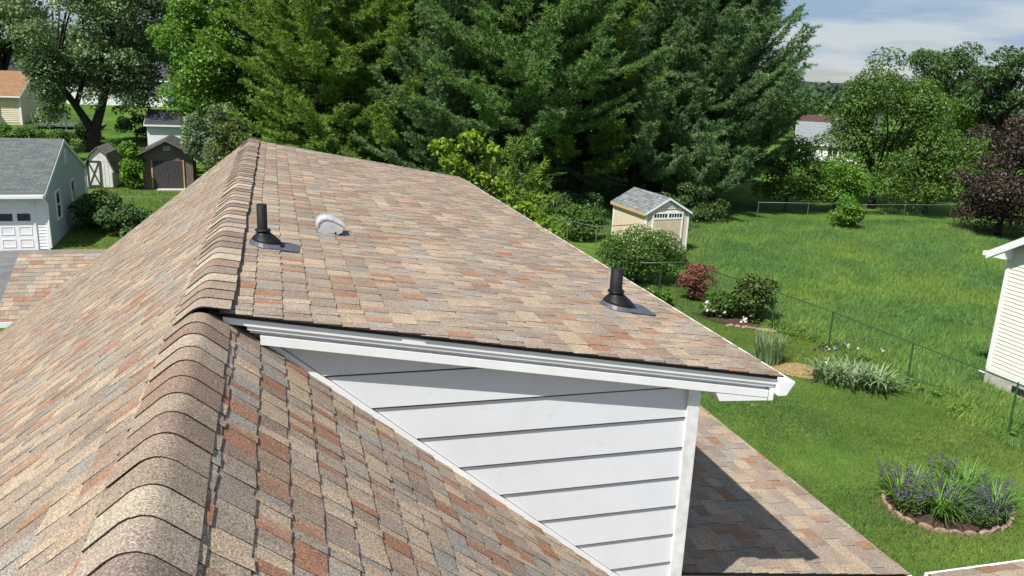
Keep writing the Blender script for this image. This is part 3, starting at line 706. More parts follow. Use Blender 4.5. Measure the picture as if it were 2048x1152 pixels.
# background houses left
cr_ = thing('cream_house', 'cream sided house with orange brown roof behind the maple', 'house', (-19.5, 79.5, tz(-19, 76)-.1), math.pi/2)
gable(cr_, 9.0, 14, 2.35, 4.05, 'cream', 'r_brown', .35, .12, z0=0, siding='cream', e=.16)
m = MB()
for i in range(14):
    z = .2+i*.155; m.add([(-4.53, 0, z), (-4.53, 14, z), (-4.505, 14, z+.155), (-4.505, 0, z+.155), (-4.5, 0, z), (-4.5, 14, z)], [(0, 3, 2, 1), (0, 1, 5, 4)])
obj('front_siding', m, 'cream', cr_)
window(cr_, 1.55, 2.35, .95, 2.1, -4.53, 'x', 3, 4); obj('air_conditioner', MB().box(-4.95, -4.56, 1.68, 2.24, .83, 1.15), 'gar_white', cr_)
obj('corner_trim', MB().box(-4.56, -4.4, -.04, .09, 0, 2.3), 'trim', cr_)
wg = thing('white_gable_house', 'white gabled house with dark roof behind the cream house', 'house', (-29.0, 95, tz(-29, 95)-.2), .0)
gable(wg, 9, 9, 1.6, 4.6, 'gar_white', 'r_dark', .4, .2, rake=.35)
wb = thing('white_outbuilding', 'white outbuilding with blue black roof behind brown shed', 'outbuilding', (-4.2, 62.8, tz(-6, 61)-.05), math.pi/2)
gable(wb, 4.4, 4.1, 2.52, 3.3, 'gar_white', 'r_black', .22, .15)
wh = thing('white_house', 'white house half hidden behind the maple trunk', 'house', (-10.0, 92, tz(-12, 90)-.2), math.pi/2)
gable(wh, 8, 9, 2.6, 4.2, 'gar_white', 'r_dark', .3, .2)
window(wh, 3, 3.9, .9, 2.0, -4.0, 'x', 2, 2)
dk = thing('deck', 'grey wooden deck with picket railing beside cream house', 'deck', (-15.7, 73.0, tz(-16, 73)))
obj('deck_floor', MB().box(-2.6, 2.2, 0, 3.2, .22, .32), 'galv_rail', dk)
obj('top_rail', MB().box(-2.6, 2.2, -.03, .05, 1.16, 1.22), 'galv_rail', dk); obj('bottom_rail', MB().box(-2.6, 2.2, -.01, .03, .42, .46), 'galv_rail', dk)
for i in range(5): obj('post', MB().box(-2.6+i*1.18, -2.5+i*1.18, -.04, .06, 0, 1.3), 'galv_rail', dk)
for i in range(34): obj('baluster', MB().box(-2.46+i*.135, -2.42+i*.135, -.008, .028, .461, 1.159), 'galv_rail', dk)
# background houses right
fh = thing('far_white_house', 'distant white house with blue grey roof between the trees', 'house', (58.6, 73.4, 0), math.pi/2-.58)
gable(fh, 7, 6.0, 1.85, 3.75, 'gar_white', 'r_blue', .3, .2, siding='gar_white', e=.2)
window(fh, 2.0, 2.9, .7, 1.7, -3.5, 'x', 2, 2)
fr = thing('far_red_roof_house', 'distant house with dull red brown roof above blue grey roof', 'house', (63.4, 84.0, 0), math.pi/2-.58)
gable(fr, 6, 3.8, 3.0, 4.1, 'brown', 'r_red', .3, .2)

# ------------------------------------------------------------------ fences
def post_rail(name, label, pts, posts, h, m_, group=None, links=True, r=.019):
    t = thing(name, label, 'fence', (pts[0][0], pts[0][1], 0), 0, group); ox, oy = pts[0]
    rail = MB(); rail.tube([(x-ox, y-oy, h) for x, y in pts], r, 8); obj('top_rail', rail, m_, t, True)
    for x, y in posts:
        p = MB(); p.lathe([(0.0, h+.05), (.022, h+.04), (.028, h+.0), (.023, h-.02), (.023, 0)][::-1], 10, (x-ox, y-oy, 0)); obj('post', p, m_, t, True)
    if links:
        w_ = MB()
        for (xa, ya), (xb, yb) in zip(pts[:-1], pts[1:]):
            L = math.hypot(xb-xa, yb-ya); dx, dy = (xb-xa)/L, (yb-ya)/L; H = h-.03; s = -H
            while s < L:
                for sg in (0, 1):
                    a0, z0, a1, z1 = s, (.02 if sg == 0 else H), s+H, (H if sg == 0 else .02)
                    lo_, hi_ = max(a0, 0), min(a1, L)
                    if hi_-lo_ < .05: continue
                    f = lambda a: z0+(z1-z0)*(a-a0)/(a1-a0)
                    w_.tube([(xa+dx*lo_-ox, ya+dy*lo_-oy, f(lo_)), (xa+dx*hi_-ox, ya+dy*hi_-oy, f(hi_))], .0009, 3, False)
                s += .075
        obj('chain_link', w_, 'wire', t)
    return t
post_rail('chain_link_fence', 'green chain link fence running along the side of the lawn', [(16.2, 9.0), (15.95, 13.4), (15.68, 16.33), (15.4, 19.2), (15.0, 21.5), (14.1, 25.3)], [(16.2, 9.0), (15.95, 13.4), (15.68, 16.33), (15.4, 19.2), (15.0, 21.5)], 1.2, 'green_paint')
post_rail('chain_link_fence', 'short green fence end beside red bush', [(14.05, 25.45), (12.2, 25.6)], [(13.0, 25.5)], 1.22, 'green_paint', links=False, r=.03)
post_rail('chain_link_fence', 'dull grey green fence leading to the tan shed', [(11.1, 33.0), (12.2, 33.1), (12.2, 36.0), (12.9, 31.2), (15.0, 32.4)][1:2]+[(12.15, 34.0), (13.2, 32.2), (15.1, 32.6)], [(12.2, 33.1), (13.2, 32.2)], 1.25, 'galv_rail', links=False)
post_rail('chain_link_fence', 'low chain link fence along the far edge of the lawn', [(25.6, 39.3), (28.6, 39.0), (31.9, 38.4), (34.6, 38.4), (38, 38.2), (44, 38)], [(25.6, 39.3), (28.6, 39.0), (31.9, 38.4), (34.6, 38.4), (38, 38.2)], 1.15, 'galv_rail')
post_rail('chain_link_fence', 'chain link fence across the yard behind the roof at left', [(-8.4, 41.5), (-6.5, 41.4), (-4.4, 41.3), (-1, 41.2), (3, 41.1)], [(-8.4, 41.5), (-6.5, 41.4), (-4.4, 41.3), (-1, 41.2)], 1.1, 'galv_rail', links=True)
gt = thing('yard_gate', 'small pale metal gate in the shade under the pines', 'gate', (15.0, 46.0, 0))
m = MB(); m.tube([(-.75, 0, 0), (-.75, 0, 1.1), (.75, 0, 1.1), (.75, 0, 0)], .03, 6); obj('gate_frame', m, 'galv', gt); m = MB(); m.tube([(-.75, 0, .5), (.75, 0, .5)], .02, 6); obj('gate_bar', m, 'galv', gt)

# power lines
pw = thing('power_line', 'thin power lines strung between the far trees', 'power line', (70, 62, 0))
for zz_ in (6.3, 5.4):
    m = MB(); m.tube([(-30+i*5, 1.2*math.sin(i*.3), zz_-.9*(1-((i-6)/6)**2)+.5) for i in range(13)], .018, 4); obj('cable', m, 'black', pw)
for xx in (-30, 30): m = MB(); m.tube([(xx, 0, 0), (xx, 0, 7.2)], [.14, .1], 8); obj('pole', m, 'bark', pw)

# ------------------------------------------------------------------ foliage
def rand_dirs(rs, n): return unit(rs.randn(n, 3))
def leaf_quads(P, Nn, size, rs, aspect=.62, fold=.16):
    n = len(P); t = unit(np.cross(Nn, rand_dirs(rs, n))); b = np.cross(Nn, t); s = size[:, None]
    V = np.empty((n, 4, 3)); V[:, 0] = P-t*s*.5; V[:, 2] = P+t*s*.55-Nn*s*.12
    V[:, 1] = P+b*s*aspect*.5+Nn*s*fold; V[:, 3] = P-b*s*aspect*.5+Nn*s*fold
    return V.reshape(-1, 3)
def clusters(rs, c, rad, k, rc, shell=.55):
    d = rand_dirs(rs, k); u = (shell+(1-shell)*rs.rand(k))[:, None]; C = np.array(c)+d*u*np.array(rad)
    return C, rc*(.65+.7*rs.rand(k))
def crown(name, parent, C, R, n, size, m, rs, up=.45, flat=.8, lo=.5):
    p = R**2; idx = rs.choice(len(R), n, p=p/p.sum()); d = rand_dirs(rs, n); d[:, 2] = np.abs(d[:, 2])*np.where(rs.rand(n) < .78, 1, -1)
    rr = R[idx]*(lo+(1.08-lo)*rs.rand(n)**.6)
    P = C[idx]+d*rr[:, None]*np.array([1, 1, flat]); Nn = unit(d*.55+rand_dirs(rs, n)*.75+np.array([0, 0, up]))
    tint = np.clip(.5+.22*rs.randn(n)+.25*(rs.rand(len(R))[idx]-.5), 0, 1)
    return np_mesh(name, leaf_quads(P, Nn, size*(.65+.7*rs.rand(n)), rs), 4, m, parent, tint)
def limbs(parent, base_r, fork, C, rs, m='bark', nmax=16, name='trunk'):
    mb = MB(); f = Vector(fork); mb.tube([(0, 0, -.1), (f.x*.15, f.y*.15, f.z*.4), tuple(f)], [base_r*1.25, base_r, base_r*.85], 9)
    for i in range(min(nmax, len(C))):
        e = Vector(C[i].tolist()); mid = f.lerp(e, .5)+Vector((rs.randn()*.25, rs.randn()*.25, abs(rs.randn())*.3))
        mb.tube([tuple(f*.93), tuple(mid), tuple(e)], [base_r*.5, base_r*.28, base_r*.08], 6)
    return obj(name, mb, m, parent, True)
def broadleaf(name, label, cat, loc, c, rad, k, rc, n, size, m, base_r, fork_h, seed, group=None, bark='bark_dark', up=.45, shell=.5, flat=.8, nl=16):
    rs = np.random.RandomState(seed); t = thing(name, label, cat, loc, 0, group)
    C, R = clusters(rs, c, rad, k, rc, shell); C[:, 2] = np.maximum(C[:, 2], R*.75)
    limbs(t, base_r, (c[0]*.2, c[1]*.2, fork_h), C, rs, bark, nl, 'trunk' if cat == 'tree' else 'stem')
    crown('crown' if cat == 'tree' else 'foliage', t, C, R, n, size, m, rs, up, flat); return t

def pine(name, label, loc, H, Rm, seed, m='needle', h0=2.0, updir=.18, nw=6, lean=0.0):
    rs = np.random.RandomState(seed); t = thing(name, label, 'tree', loc, 0, 'tall pines behind the house')
    tr = MB(); tr.tube([(0, 0, -.2), (lean*.3, 0, H*.35), (lean*.7, 0, H*.7), (lean, 0, H)], [.36, .27, .15, .03], 10)
    P, D = [], []; h = h0
    while h < H-.3:
        tt = (h-h0)/(H-h0); n = nw-(1 if tt > .7 else 0); a0 = rs.rand()*6.28
        for i in range(n):
            if rs.rand() < .13: continue
            a = a0+6.283*i/n+rs.randn()*.25; L = Rm*(1-tt)**.62*(.45+.75*rs.rand())*(.75+.25*min(1, tt*5+.4))+.25
            el = .02+updir*(.5+rs.rand())+tt*.5; dirh = np.array([math.cos(a), math.sin(a), 0]); b0 = np.array([lean*h/H, 0, h+rs.randn()*.15])
            ns = 7; s = np.linspace(0, 1, ns); pts = b0+np.outer(s*L, dirh)*math.cos(el)+np.outer(L*(math.sin(el)*s-.14*s*(1-s)*2+.10*s**3), [0, 0, 1])
            tr.tube([tuple(p) for p in pts[::2]], [.055*(1-tt*.6), .04*(1-tt*.6), .025, .008], 4, False)
            side = np.array([-dirh[1], dirh[0], 0]); q = .26+.14*rs.rand()
            while q < 1.0:
                bp = np.array([np.interp(q, s, pts[:, j]) for j in range(3)])
                for sg in (-1, 1):
                    tl = (.40+.85*rs.rand())*(1.2-.55*q)*min(1, L/2.5)
                    td = unit(dirh*.75+side*sg*(.55+.5*rs.rand())+np.array([0, 0, .10+.55*rs.rand()]))
                    k = max(2, int(tl/.13))
                    f = (np.arange(k)+.5)/k
                    P.append(bp+np.outer(f*tl, td)+rs.randn(k, 3)*.035); D.append(np.repeat(td[None], k, 0)+np.array([0, 0, .12]))
                q += .15/L
            k = 3; P.append(pts[-1]+rs.randn(k, 3)*.06); D.append(np.repeat(unit(dirh+np.array([0, 0, .3]))[None], k, 0))
        h += .42+.23*rs.rand()
    P = np.concatenate(P); D = np.concatenate(D); K = 9; n = len(P)
    P2 = np.repeat(P, K, 0); D2 = unit(np.repeat(unit(D), K, 0)*.9+rs.randn(n*K, 3)*.62); L = .17+.12*rs.rand(n*K)
    sd = unit(np.cross(D2, rand_dirs(rs, n*K)))*(.018+.016*rs.rand(n*K))[:, None]
    V = np.stack([P2-sd-D2*.02, P2+sd-D2*.02, P2+D2*L[:, None]], 1).reshape(-1, 3)
    tint = np.repeat(np.clip(.48+.2*rs.randn(n), 0, 1), K)
    obj('trunk', tr, 'bark_dark', t, True); np_mesh('crown', V, 3, m, t, tint); return t
p1 = pine('pine_tree', 'yellowish green pine standing behind the ridge end', (2.6, 50, 0), 17.5, 6.5, 31, 'needle_y', 2.2, .10, 7)
p2 = pine('pine_tree', 'tall dark pine with bare lower trunk right of centre', (13.2, 42.5, 0), 19, 6.1, 32, 'needle', 4.6, .12, 7)
p3 = pine('pine_tree', 'large blue green pine sweeping upward at the skyline edge', (25.7, 44.5, 0), 18.0, 6.2, 33, 'needle_b', 1.2, .36, 7, .5)
pl = 0
for src, (x, y), rz, sc, lab in ((p2, (11.9, 49), 2.1, .95, 'pine with slim double trunk left of the bare trunked pine'), (p2, (7.3, 60), 4.0, 1.05, 'pine at the back left of centre'),
        (p3, (20.6, 45), 1.9, .95, 'pine rising directly behind the tan shed'), (p1, (20.5, 54), 3.3, 1.0, 'pine in the second row behind the tan shed'),
        (p2, (24.6, 50), 5.2, 1.0, 'pine in second row left of the skyline pine'), (p1, (12.5, 64), 1.2, 1.1, 'pine at the back behind the slim double trunk'),
        (p3, (16.6, 50.5), 4.3, .92, 'pine between the bare trunk and the tan shed'), (p1, (-1.2, 60), 5.0, 1.0, 'pine at the back beside the bright green maple'),
        (p3, (27.8, 52), 2.8, .85, 'pine partly hidden behind the skyline pine'), (p2, (28.5, 62), .6, 1.0, 'rear pine furthest right behind the pine row'), (p2, (19.5, 66), 1.4, 1.05, 'rear pine in the middle of the row'), (p1, (16.9, 45.6), .4, .92, 'pine leaning over the gap left of the tan shed'), (p3, (9.4, 45.5), 5.4, .8, 'shorter pine in front of the slim double trunk'), (p2, (23.0, 47.5), 3.9, .95, 'pine filling the row between shed and skyline'), (p1, (7.2, 49), 2.4, .9, 'pine with drooping boughs right of the yellowish pine'), (p3, (23.8, 43.6), 3.5, .88, 'pine with boughs low over the lawn edge')):
    copy_tree(src, (x, y, tz(x, y)), rz, lab, sc)

GS = 'background deciduous trees'
# silver maple on the left with a forked trunk
rs = np.random.RandomState(41); mp = thing('maple_tree', 'large silver maple with forked trunk behind the white shed', 'tree', (-12.3, 64, tz(-12.3, 64)), 0, GS)
C1, R1 = clusters(rs, (0.9, 0, 8.4), (5.0, 4.4, 5.4), 58, 1.2, .4); C2, R2 = clusters(rs, (-2.0, -1, 4.3), (1.7, 2.0, 2.6), 22, .8, .3); C3, R3 = clusters(rs, (2.8, -.5, 4.0), (2.2, 2, 2.2), 18, .72, .3)
C = np.concatenate([C1, C2, C3]); R = np.concatenate([R1, R2, R3])
tr = MB(); tr.tube([(-.1, 0, -.3), (0, 0, .6), (.15, 0, 1.5)], [.58, .44, .40], 12)
tr.tube([(.1, 0, 1.3), (.75, 0, 3.2), (1.3, .2, 5.2), (1.6, .3, 8.5)], [.36, .28, .2, .06], 9); tr.tube([(.1, 0, 1.3), (-.9, 0, 3.1), (-2.2, 0, 5.2), (-2.9, .2, 8.2)], [.32, .24, .17, .05], 9)
tr.tube([(-.9, 0, 3.1), (-.2, .4, 5.4), (-.1, .6, 9)], [.2, .15, .05], 8)
for i in range(24): a_ = C[i*2 % len(C)]; s_ = Vector((1.3, .2, 5.2)) if a_[0] > 0 else Vector((-2.0, 0, 5.0)); tr.tube([tuple(s_), tuple(s_.lerp(Vector(a_.tolist()), .5)+Vector((0, 0, .3))), tuple(a_)], [.11, .07, .02], 5)
obj('trunk', tr, 'bark_dark', mp, True); crown('crown', mp, C, R, 40000, .20, 'leaf_maple', rs)
broadleaf('maple_tree', 'bright green maple between the silver maple and the pines', 'tree', (-4.0, 58, tz(-4, 58)), (0, 0, 7.4), (3.6, 3.2, 5.8), 54, 1.05, 28000, .20, 'leaf_bright', .22, 2.6, 42, GS)
broadleaf('small_tree', 'silvery leaved small tree overlapping the white outbuilding', 'tree', (-3.3, 48.5, 0), (0, 0, 3.1), (1.6, 1.4, 2.2), 26, .62, 9000, .15, 'leaf_silver', .08, 1.2, 43, GS)
broadleaf('shrub', 'leafy shrub growing between the white and brown sheds', 'shrub', (-8.0, 51.6, 0), (0, 0, 1.55), (.55, .5, 1.5), 20, .42, 4200, .15, 'leaf_bright', .05, .6, 44)
broadleaf('shrub', 'pale green shrub under the silver maple', 'shrub', (-9.8, 58, tz(-9.8, 58)), (0, 0, .9), (1.0, .7, .8), 14, .4, 2600, .15, 'leaf_bright', .04, .4, 45)
broadleaf('dark_tree', 'dark tree towering at the top left behind cream house', 'tree', (-24.5, 90, tz(-24, 90)), (0, 0, 7.5), (4.2, 4, 5.0), 34, 1.4, 12000, .30, 'leaf_dark', .35, 2.5, 46, GS)
broadleaf('dark_tree', 'dark tree behind the white house', 'tree', (-14, 100, tz(-14, 100)), (0, 0, 7.5), (5.5, 4, 5.5), 36, 1.6, 12000, .33, 'leaf_dark', .35, 2.5, 47, GS)
broadleaf('dark_tree', 'tree at far left behind the garage roof line', 'tree', (-33, 86, tz(-33, 86)), (0, 0, 6), (4.5, 4, 5), 30, 1.5, 9000, .33, 'leaf_mid', .3, 2, 147, GS)
for i_, (x_, y_, lab_) in enumerate(((-3, 78, 'rear dark tree behind the bright green maple'), (6, 80, 'rear dark tree behind the yellowish pine'), (15, 78, 'rear dark tree behind the bare trunked pine'), (25, 76, 'rear dark tree behind the tan shed pines'), (36, 74, 'rear dark tree right behind the skyline pine'))):
    broadleaf('dark_tree', lab_, 'tree', (x_, y_, tz(x_, y_)), (0, 0, 4.6), (4.6, 3, 4.4), 30, 1.6, 9000, .32, 'leaf_dark', .3, 1.5, 150+i_, GS)
broadleaf('shrub', 'thin sapling shrub in front of cream house', 'shrub', (-13.9, 60.5, tz(-14, 60)), (0, 0, 1.2), (1.25, .8, .9), 16, .36, 1700, .17, 'leaf_mid', .03, .5, 48)
for i_, (x_, y_, w_, h_, mm, lab_) in enumerate(((-15.5, 57.5, 2.6, .5, 'leaf_olive', 'low weedy hedge behind the garage roof ridge'), (-19.5, 58.5, 2.4, .5, 'leaf_mid', 'low hedge below the cream house window'), (-13.2, 66.5, 1.1, .9, 'leaf_dark', 'dark shrub at the foot of the silver maple'), (-10.2, 69, 1.6, 1.2, 'leaf_dark', 'dark shrub right of the maple trunk'), (-17.6, 67, 1.6, .7, 'leaf_mid', 'weedy shrub in front of cream house corner'), (-7.6, 73, 1.8, 1.0, 'leaf_mid', 'green shrub left of the white outbuilding'), (-6.2, 56.8, 1.0, 1.2, 'leaf_mid', 'green shrub between brown shed and white outbuilding'), (-2.2, 53, 1.8, 1.5, 'leaf_dark', 'dark shrub right behind the brown shed'), (1.8, 46.5, 2.0, 1.3, 'leaf_dark', 'dark shrub at the foot of the yellowish pine'))):
    broadleaf('shrub', lab_, 'shrub', (x_, y_, tz(x_, y_)), (0, 0, h_*.8), (w_, .8, h_*.8), 20, .45, 3600, .15, mm, .04, .3, 170+i_)
broadleaf('shrub', 'dark shrub against the shaded garage wall', 'shrub', (-7.75, 39.4, 0), (0, 0, .75), (.75, 2.0, .75), 22, .42, 4500, .13, 'leaf_dark', .04, .3, 49)
broadleaf('shrub', 'dark low shrub between the garage and the house roof', 'shrub', (-6.3, 37.4, 0), (0, 0, .55), (1.2, 1.4, .55), 22, .4, 4500, .13, 'leaf_dark', .04, .3, 50)
broadleaf('shrub', 'olive shrub beside the top of the ridge', 'shrub', (-1.55, 44, 0), (0, 0, 2.7), (1.55, 1.2, 1.9), 28, .6, 8500, .13, 'leaf_olive', .07, 1.0, 51)
broadleaf('understory_tree', 'mid green tree filling the gap beside the yellowish pine', 'tree', (5.6, 53, 0), (0, 0, 3.6), (2.2, 2.0, 3.0), 26, .8, 8000, .18, 'leaf_mid', .1, 1.5, 52, GS)
broadleaf('understory_tree', 'dark broadleaf tree low behind the dormer roof', 'tree', (8.8, 47, 0), (0, 0, 2.8), (2.2, 2.0, 2.3), 24, .7, 8000, .16, 'leaf_dark', .1, 1.2, 53, GS)
for i, (x, y, w_, h_, mm, lab) in enumerate(((11.5, 38.5, 1.4, 1.3, 'leaf_dark', 'dark shrub in the shade behind dormer eave'), (15.0, 39.3, 1.5, 1.1, 'leaf_dark', 'dark shrub left behind the tan shed'), (13.6, 35.6, 1.0, .9, 'leaf_mid', 'small green shrub beside the grey green fence'), (19.4, 38.2, 1.4, 1.0, 'leaf_dark', 'dark shrub right behind the tan shed'), (22.5, 40.0, 1.6, 1.2, 'leaf_dark', 'dark shrub at the foot of the pines'))):
    broadleaf('shrub', lab, 'shrub', (x, y, 0), (0, 0, h_*.8), (w_, w_*.8, h_*.8), 16, .5, 3600, .13, mm, .04, .4, 60+i)
# lime tree behind the dormer eave
rs = np.random.RandomState(70); lt = thing('lime_green_tree', 'lime green leafy small tree just behind the dormer eave', 'tree', (4.6, 18.2, 0))
C = np.array([(-.95, .2, 5.75), (-.75, 0, 5.45), (-.45, .1, 5.25), (-.15, -.1, 5.05), (.15, .2, 5.3), (.1, 0, 5.7), (-.35, 0, 5.95), (.3, 0, 4.9), (.5, -.1, 4.6), (0, 0, 4.6), (-.4, 0, 4.8), (.9, -.4, 4.45), (1.1, -.6, 4.2), (1.35, -1.0, 3.9), (.7, .3, 4.0), (-.2, .3, 4.2), (.3, -.3, 3.6), (-.5, .2, 3.7)]); R = np.full(len(C), .25)+.06*rs.rand(len(C))
limbs(lt, .06, (0, 0, 3.0), C, rs, 'bark', 18); crown('crown', lt, C, R, 2600, .13, 'leaf_lime', rs, .3)
bp = pine('pine_shrub', 'bushy soft young pine beside the lime green tree', (7.3, 24.3, 0), 5.4, 1.5, 71, 'needle_y', .4, .3, 6); del bp['group']

# right side of the yard
broadleaf('shrub', 'big dark green shrub with pale blossom before the tan shed', 'shrub', (13.0, 27.4, 0), (0, 0, 1.0), (1.45, 1.1, .95), 44, .46, 17000, .085, 'leaf_mid', .05, .4, 80)
broadleaf('barberry_bush', 'weeping dark red bush beside the green fence end', 'shrub', (14.1, 25.0, 0), (0, 0, .75), (.55, .5, .7), 22, .28, 5200, .06, 'leaf_red', .04, .4, 81)
broadleaf('shrub', 'rounded leafy green bush near the white flowers', 'shrub', (14.75, 22.4, 0), (0, 0, .85), (.72, .6, .75), 24, .3, 5200, .10, 'leaf_olive', .04, .3, 82)
broadleaf('shrub', 'low green bush left of the rounded bush', 'shrub', (13.75, 22.9, 0), (0, 0, .35), (.6, .5, .35), 14, .24, 2600, .085, 'leaf_mid', .03, .2, 83)
broadleaf('shrub', 'yellow green low plants by the dormer eave', 'shrub', (12.7, 24.5, 0), (0, 0, .3), (.8, .6, .3), 14, .22, 2400, .09, 'leaf_bright', .03, .2, 84)
broadleaf('shrub', 'small round shrub standing out on the far lawn', 'shrub', (30.0, 37.3, 0), (0, 0, .95), (.72, .7, .9), 20, .38, 4200, .12, 'leaf_bright', .04, .4, 85)
broadleaf('tree', 'light green loose tree in the middle of the right tree line', 'tree', (37.0, 44, 0), (0, 0, 5.3), (4.0, 3.1, 4.0), 46, 1.15, 20000, .17, 'leaf_mid', .2, 1.8, 86, GS, up=.5)
broadleaf('tree', 'dense green hedge tree at the left of the right tree line', 'tree', (29.9, 43.0, 0), (0, 0, 2.1), (1.9, 1.6, 1.9), 26, .7, 8000, .15, 'leaf_mid', .1, 1.0, 87, GS)
broadleaf('tree', 'green bushy tree below the far white house', 'tree', (33.0, 42.5, 0), (0, 0, 1.9), (1.8, 1.6, 1.7), 24, .65, 8000, .15, 'leaf_bright', .1, 1.0, 88, GS)
broadleaf('tree', 'tall dark tree crowning the right tree line', 'tree', (55.8, 60, 0), (0, 0, 8.1), (4.6, 3.5, 3.6), 34, 1.2, 13000, .21, 'leaf_dark', .25, 3.0, 89, GS)
broadleaf('tree', 'round dark tree beyond the red brown roof', 'tree', (61.0, 94, 0), (0, 0, 6.0), (4.6, 3.4, 4.4), 36, 1.5, 9000, .26, 'leaf_dark', .25, 2.0, 90, GS)
broadleaf('tree', 'purple leaved tree at the right edge of the lawn', 'tree', (38.0, 35.0, 0), (0, 0, 2.9), (2.7, 2.4, 3.0), 44, .85, 20000, .14, 'leaf_purple', .15, 1.2, 92, GS)
broadleaf('tree', 'broad mid green tree beside the purple leaved tree', 'tree', (39.0, 41.5, 0), (0, 0, 3.0), (3.6, 2.2, 2.6), 34, .9, 13000, .15, 'leaf_mid', .15, 1.0, 93, GS)
broadleaf('tree', 'pale green tree under the open spreading tree', 'tree', (46.5, 46, 0), (0, 0, 4.0), (3.4, 2.5, 3.4), 30, 1.0, 10000, .18, 'leaf_bright', .15, 1.2, 94, GS)
rs = np.random.RandomState(91); ot = thing('spreading_tree', 'open branched tree with flat leaf layers at the right edge', 'tree', (45.9, 44, 0), 0, GS)
C, R = clusters(rs, (.6, 0, 7.9), (4.2, 2.8, 2.9), 64, .62, .25); tr = MB(); tr.tube([(0, 0, 0), (.1, 0, 4), (.3, 0, 6.8), (.5, 0, 8.8)], [.28, .22, .14, .03], 9)
for c_ in C: z_ = 4.5+(c_[2]-6)*.6; tr.tube([(.2, 0, z_), tuple((np.array([.2, 0, z_])+c_)/2+np.array([0, 0, -.15])), tuple(c_)], [.09, .06, .015], 5)
obj('trunk', tr, 'bark_dark', ot, True); crown('crown', ot, C, R, 9000, .19, 'leaf_dark', rs, .6, .6)
# bare twig tree
rs = np.random.RandomState(95); bt = thing('bare_tree', 'leafless grey twig tree against the sky', 'tree', (48.2, 58, 0)); tr = MB()
tr.tube([(0, 0, 0), (0, 0, 6)], [.16, .09], 7)
for i in range(26):
    a_ = rs.rand()*6.28; e_ = np.array([math.cos(a_)*1.7*rs.rand(), math.sin(a_)*1.2*rs.rand(), 7.6+1.9*rs.rand()]); s_ = np.array([0, 0, 4.6+1.4*rs.rand()]); tr.tube([tuple(s_), tuple((s_+e_)/2+rs.randn(3)*.12), tuple(e_)], [.045, .03, .012], 4)
obj('trunk', tr, 'galv_rail', bt)
# far woods as one mass
rs = np.random.RandomState(96); k = 260
ang = rs.uniform(-.62, .95, k); rad = rs.uniform(125, 260, k); C = np.stack([rad*np.sin(ang), rad*np.cos(ang), rs.uniform(1.0, 4.6, k)], 1)
C[:, 2] += terrain(C[:, 0], C[:, 1]); R = rs.uniform(2.4, 4.4, k)
o = crown('distant_woods', None, C, R, 52000, .75, 'leaf_dark', rs, .4, .9); tag(o, 'dark mass of far woods along the horizon', 'woods', kind='stuff')

# ------------------------------------------------------------------ garden plants
def ribbons(rs, n, base_r, L, arch, wd, segs=4, stiff=0.0, ctr=(0, 0)):
    a = rs.rand(n)*6.283; r = base_r*np.sqrt(rs.rand(n)); b = np.stack([ctr[0]+r*np.cos(a), ctr[1]+r*np.sin(a), np.zeros(n)], 1)
    a2 = a+rs.randn(n)*.6; dh = np.stack([np.cos(a2), np.sin(a2), 0*a2], 1); LL = L*(.65+.5*rs.rand(n)); ar = arch*(.5+.9*rs.rand(n))
    s = np.linspace(0, 1, segs+1); out = []
    sd = np.stack([-np.sin(a2), np.cos(a2), 0*a2], 1)
    P = [b+dh*(LL*ar*(t**1.4)*.9)[:, None]+np.array([0, 0, 1])*(LL*(t*(1-stiff*0)-ar*.62*t**2.6))[:, None] for t in s]
    W_ = [wd*(1-t**2.2*.92) for t in s]
    for i in range(segs):
        out.append(np.stack([P[i]-sd*W_[i], P[i]+sd*W_[i], P[i+1]+sd*W_[i+1], P[i+1]-sd*W_[i+1]], 1))
    V = np.stack(out, 1).reshape(-1, 3); return V, np.repeat(np.clip(.5+.25*rs.randn(n), 0, 1), segs)
def strap_plant(name, label, cat, loc, rs, n, base_r, L, arch, wd, m, group=None):
    t = thing(name, label, cat, loc, 0, group); V, ti = ribbons(rs, n, base_r, L, arch, wd); np_mesh('leaf_blades', V, 4, m, t, ti); return t
def blooms(t, P, size, m, rs, per=7, name='blossom'):
    P2 = np.repeat(P, per, 0)+rs.randn(len(P)*per, 3)*size*.35; np_mesh(name, leaf_quads(P2, rand_dirs(rs, len(P2)), np.full(len(P2), size)*(.6+.6*rs.rand(len(P2))), rs, .8), 4, m, t, rs.rand(len(P2)))
rs = np.random.RandomState(101)
strap_plant('iris_clump', 'upright pale green iris clump beside the straw mulch', 'plant', (13.0, 18.6, 0), rs, 190, .36, 1.05, .30, .016, 'iris_leaf')
ic = strap_plant('iris_clump', 'flowering iris clump with violet and white blooms on lawn', 'plant', (14.25, 16.7, 0), rs, 120, .40, .85, .75, .028, 'iris_leaf')
V, ti = ribbons(rs, 120, .38, .80, .8, .028, ctr=(.55, -.35)); np_mesh('leaf_blades', V, 4, 'iris_leaf', ic, ti)
V, ti = ribbons(rs, 80, .32, .78, .7, .026, ctr=(-.45, .35)); np_mesh('leaf_blades', V, 4, 'iris_leaf', ic, ti)
P = np.array([(-.75, .65, .78), (-.6, .5, .86), (-.55, .7, .8), (-.35, .6, .82), (-.15, .55, .84), (.1, .6, .95), (.2, .5, .9), (.35, .35, .85), (.9, .1, .88), (-.6, .3, .6)])
m = MB()
for p in P: m.tube([(p[0]*.7, p[1]*.6, 0), tuple(p)], .006, 4, False)
obj('flower_stem', m, 'iris_leaf', ic); blooms(ic, P[:6], .075, 'violet', rs, 8, 'violet_blossom'); blooms(ic, P[3:], .07, 'white_petal', rs, 6, 'white_blossom')
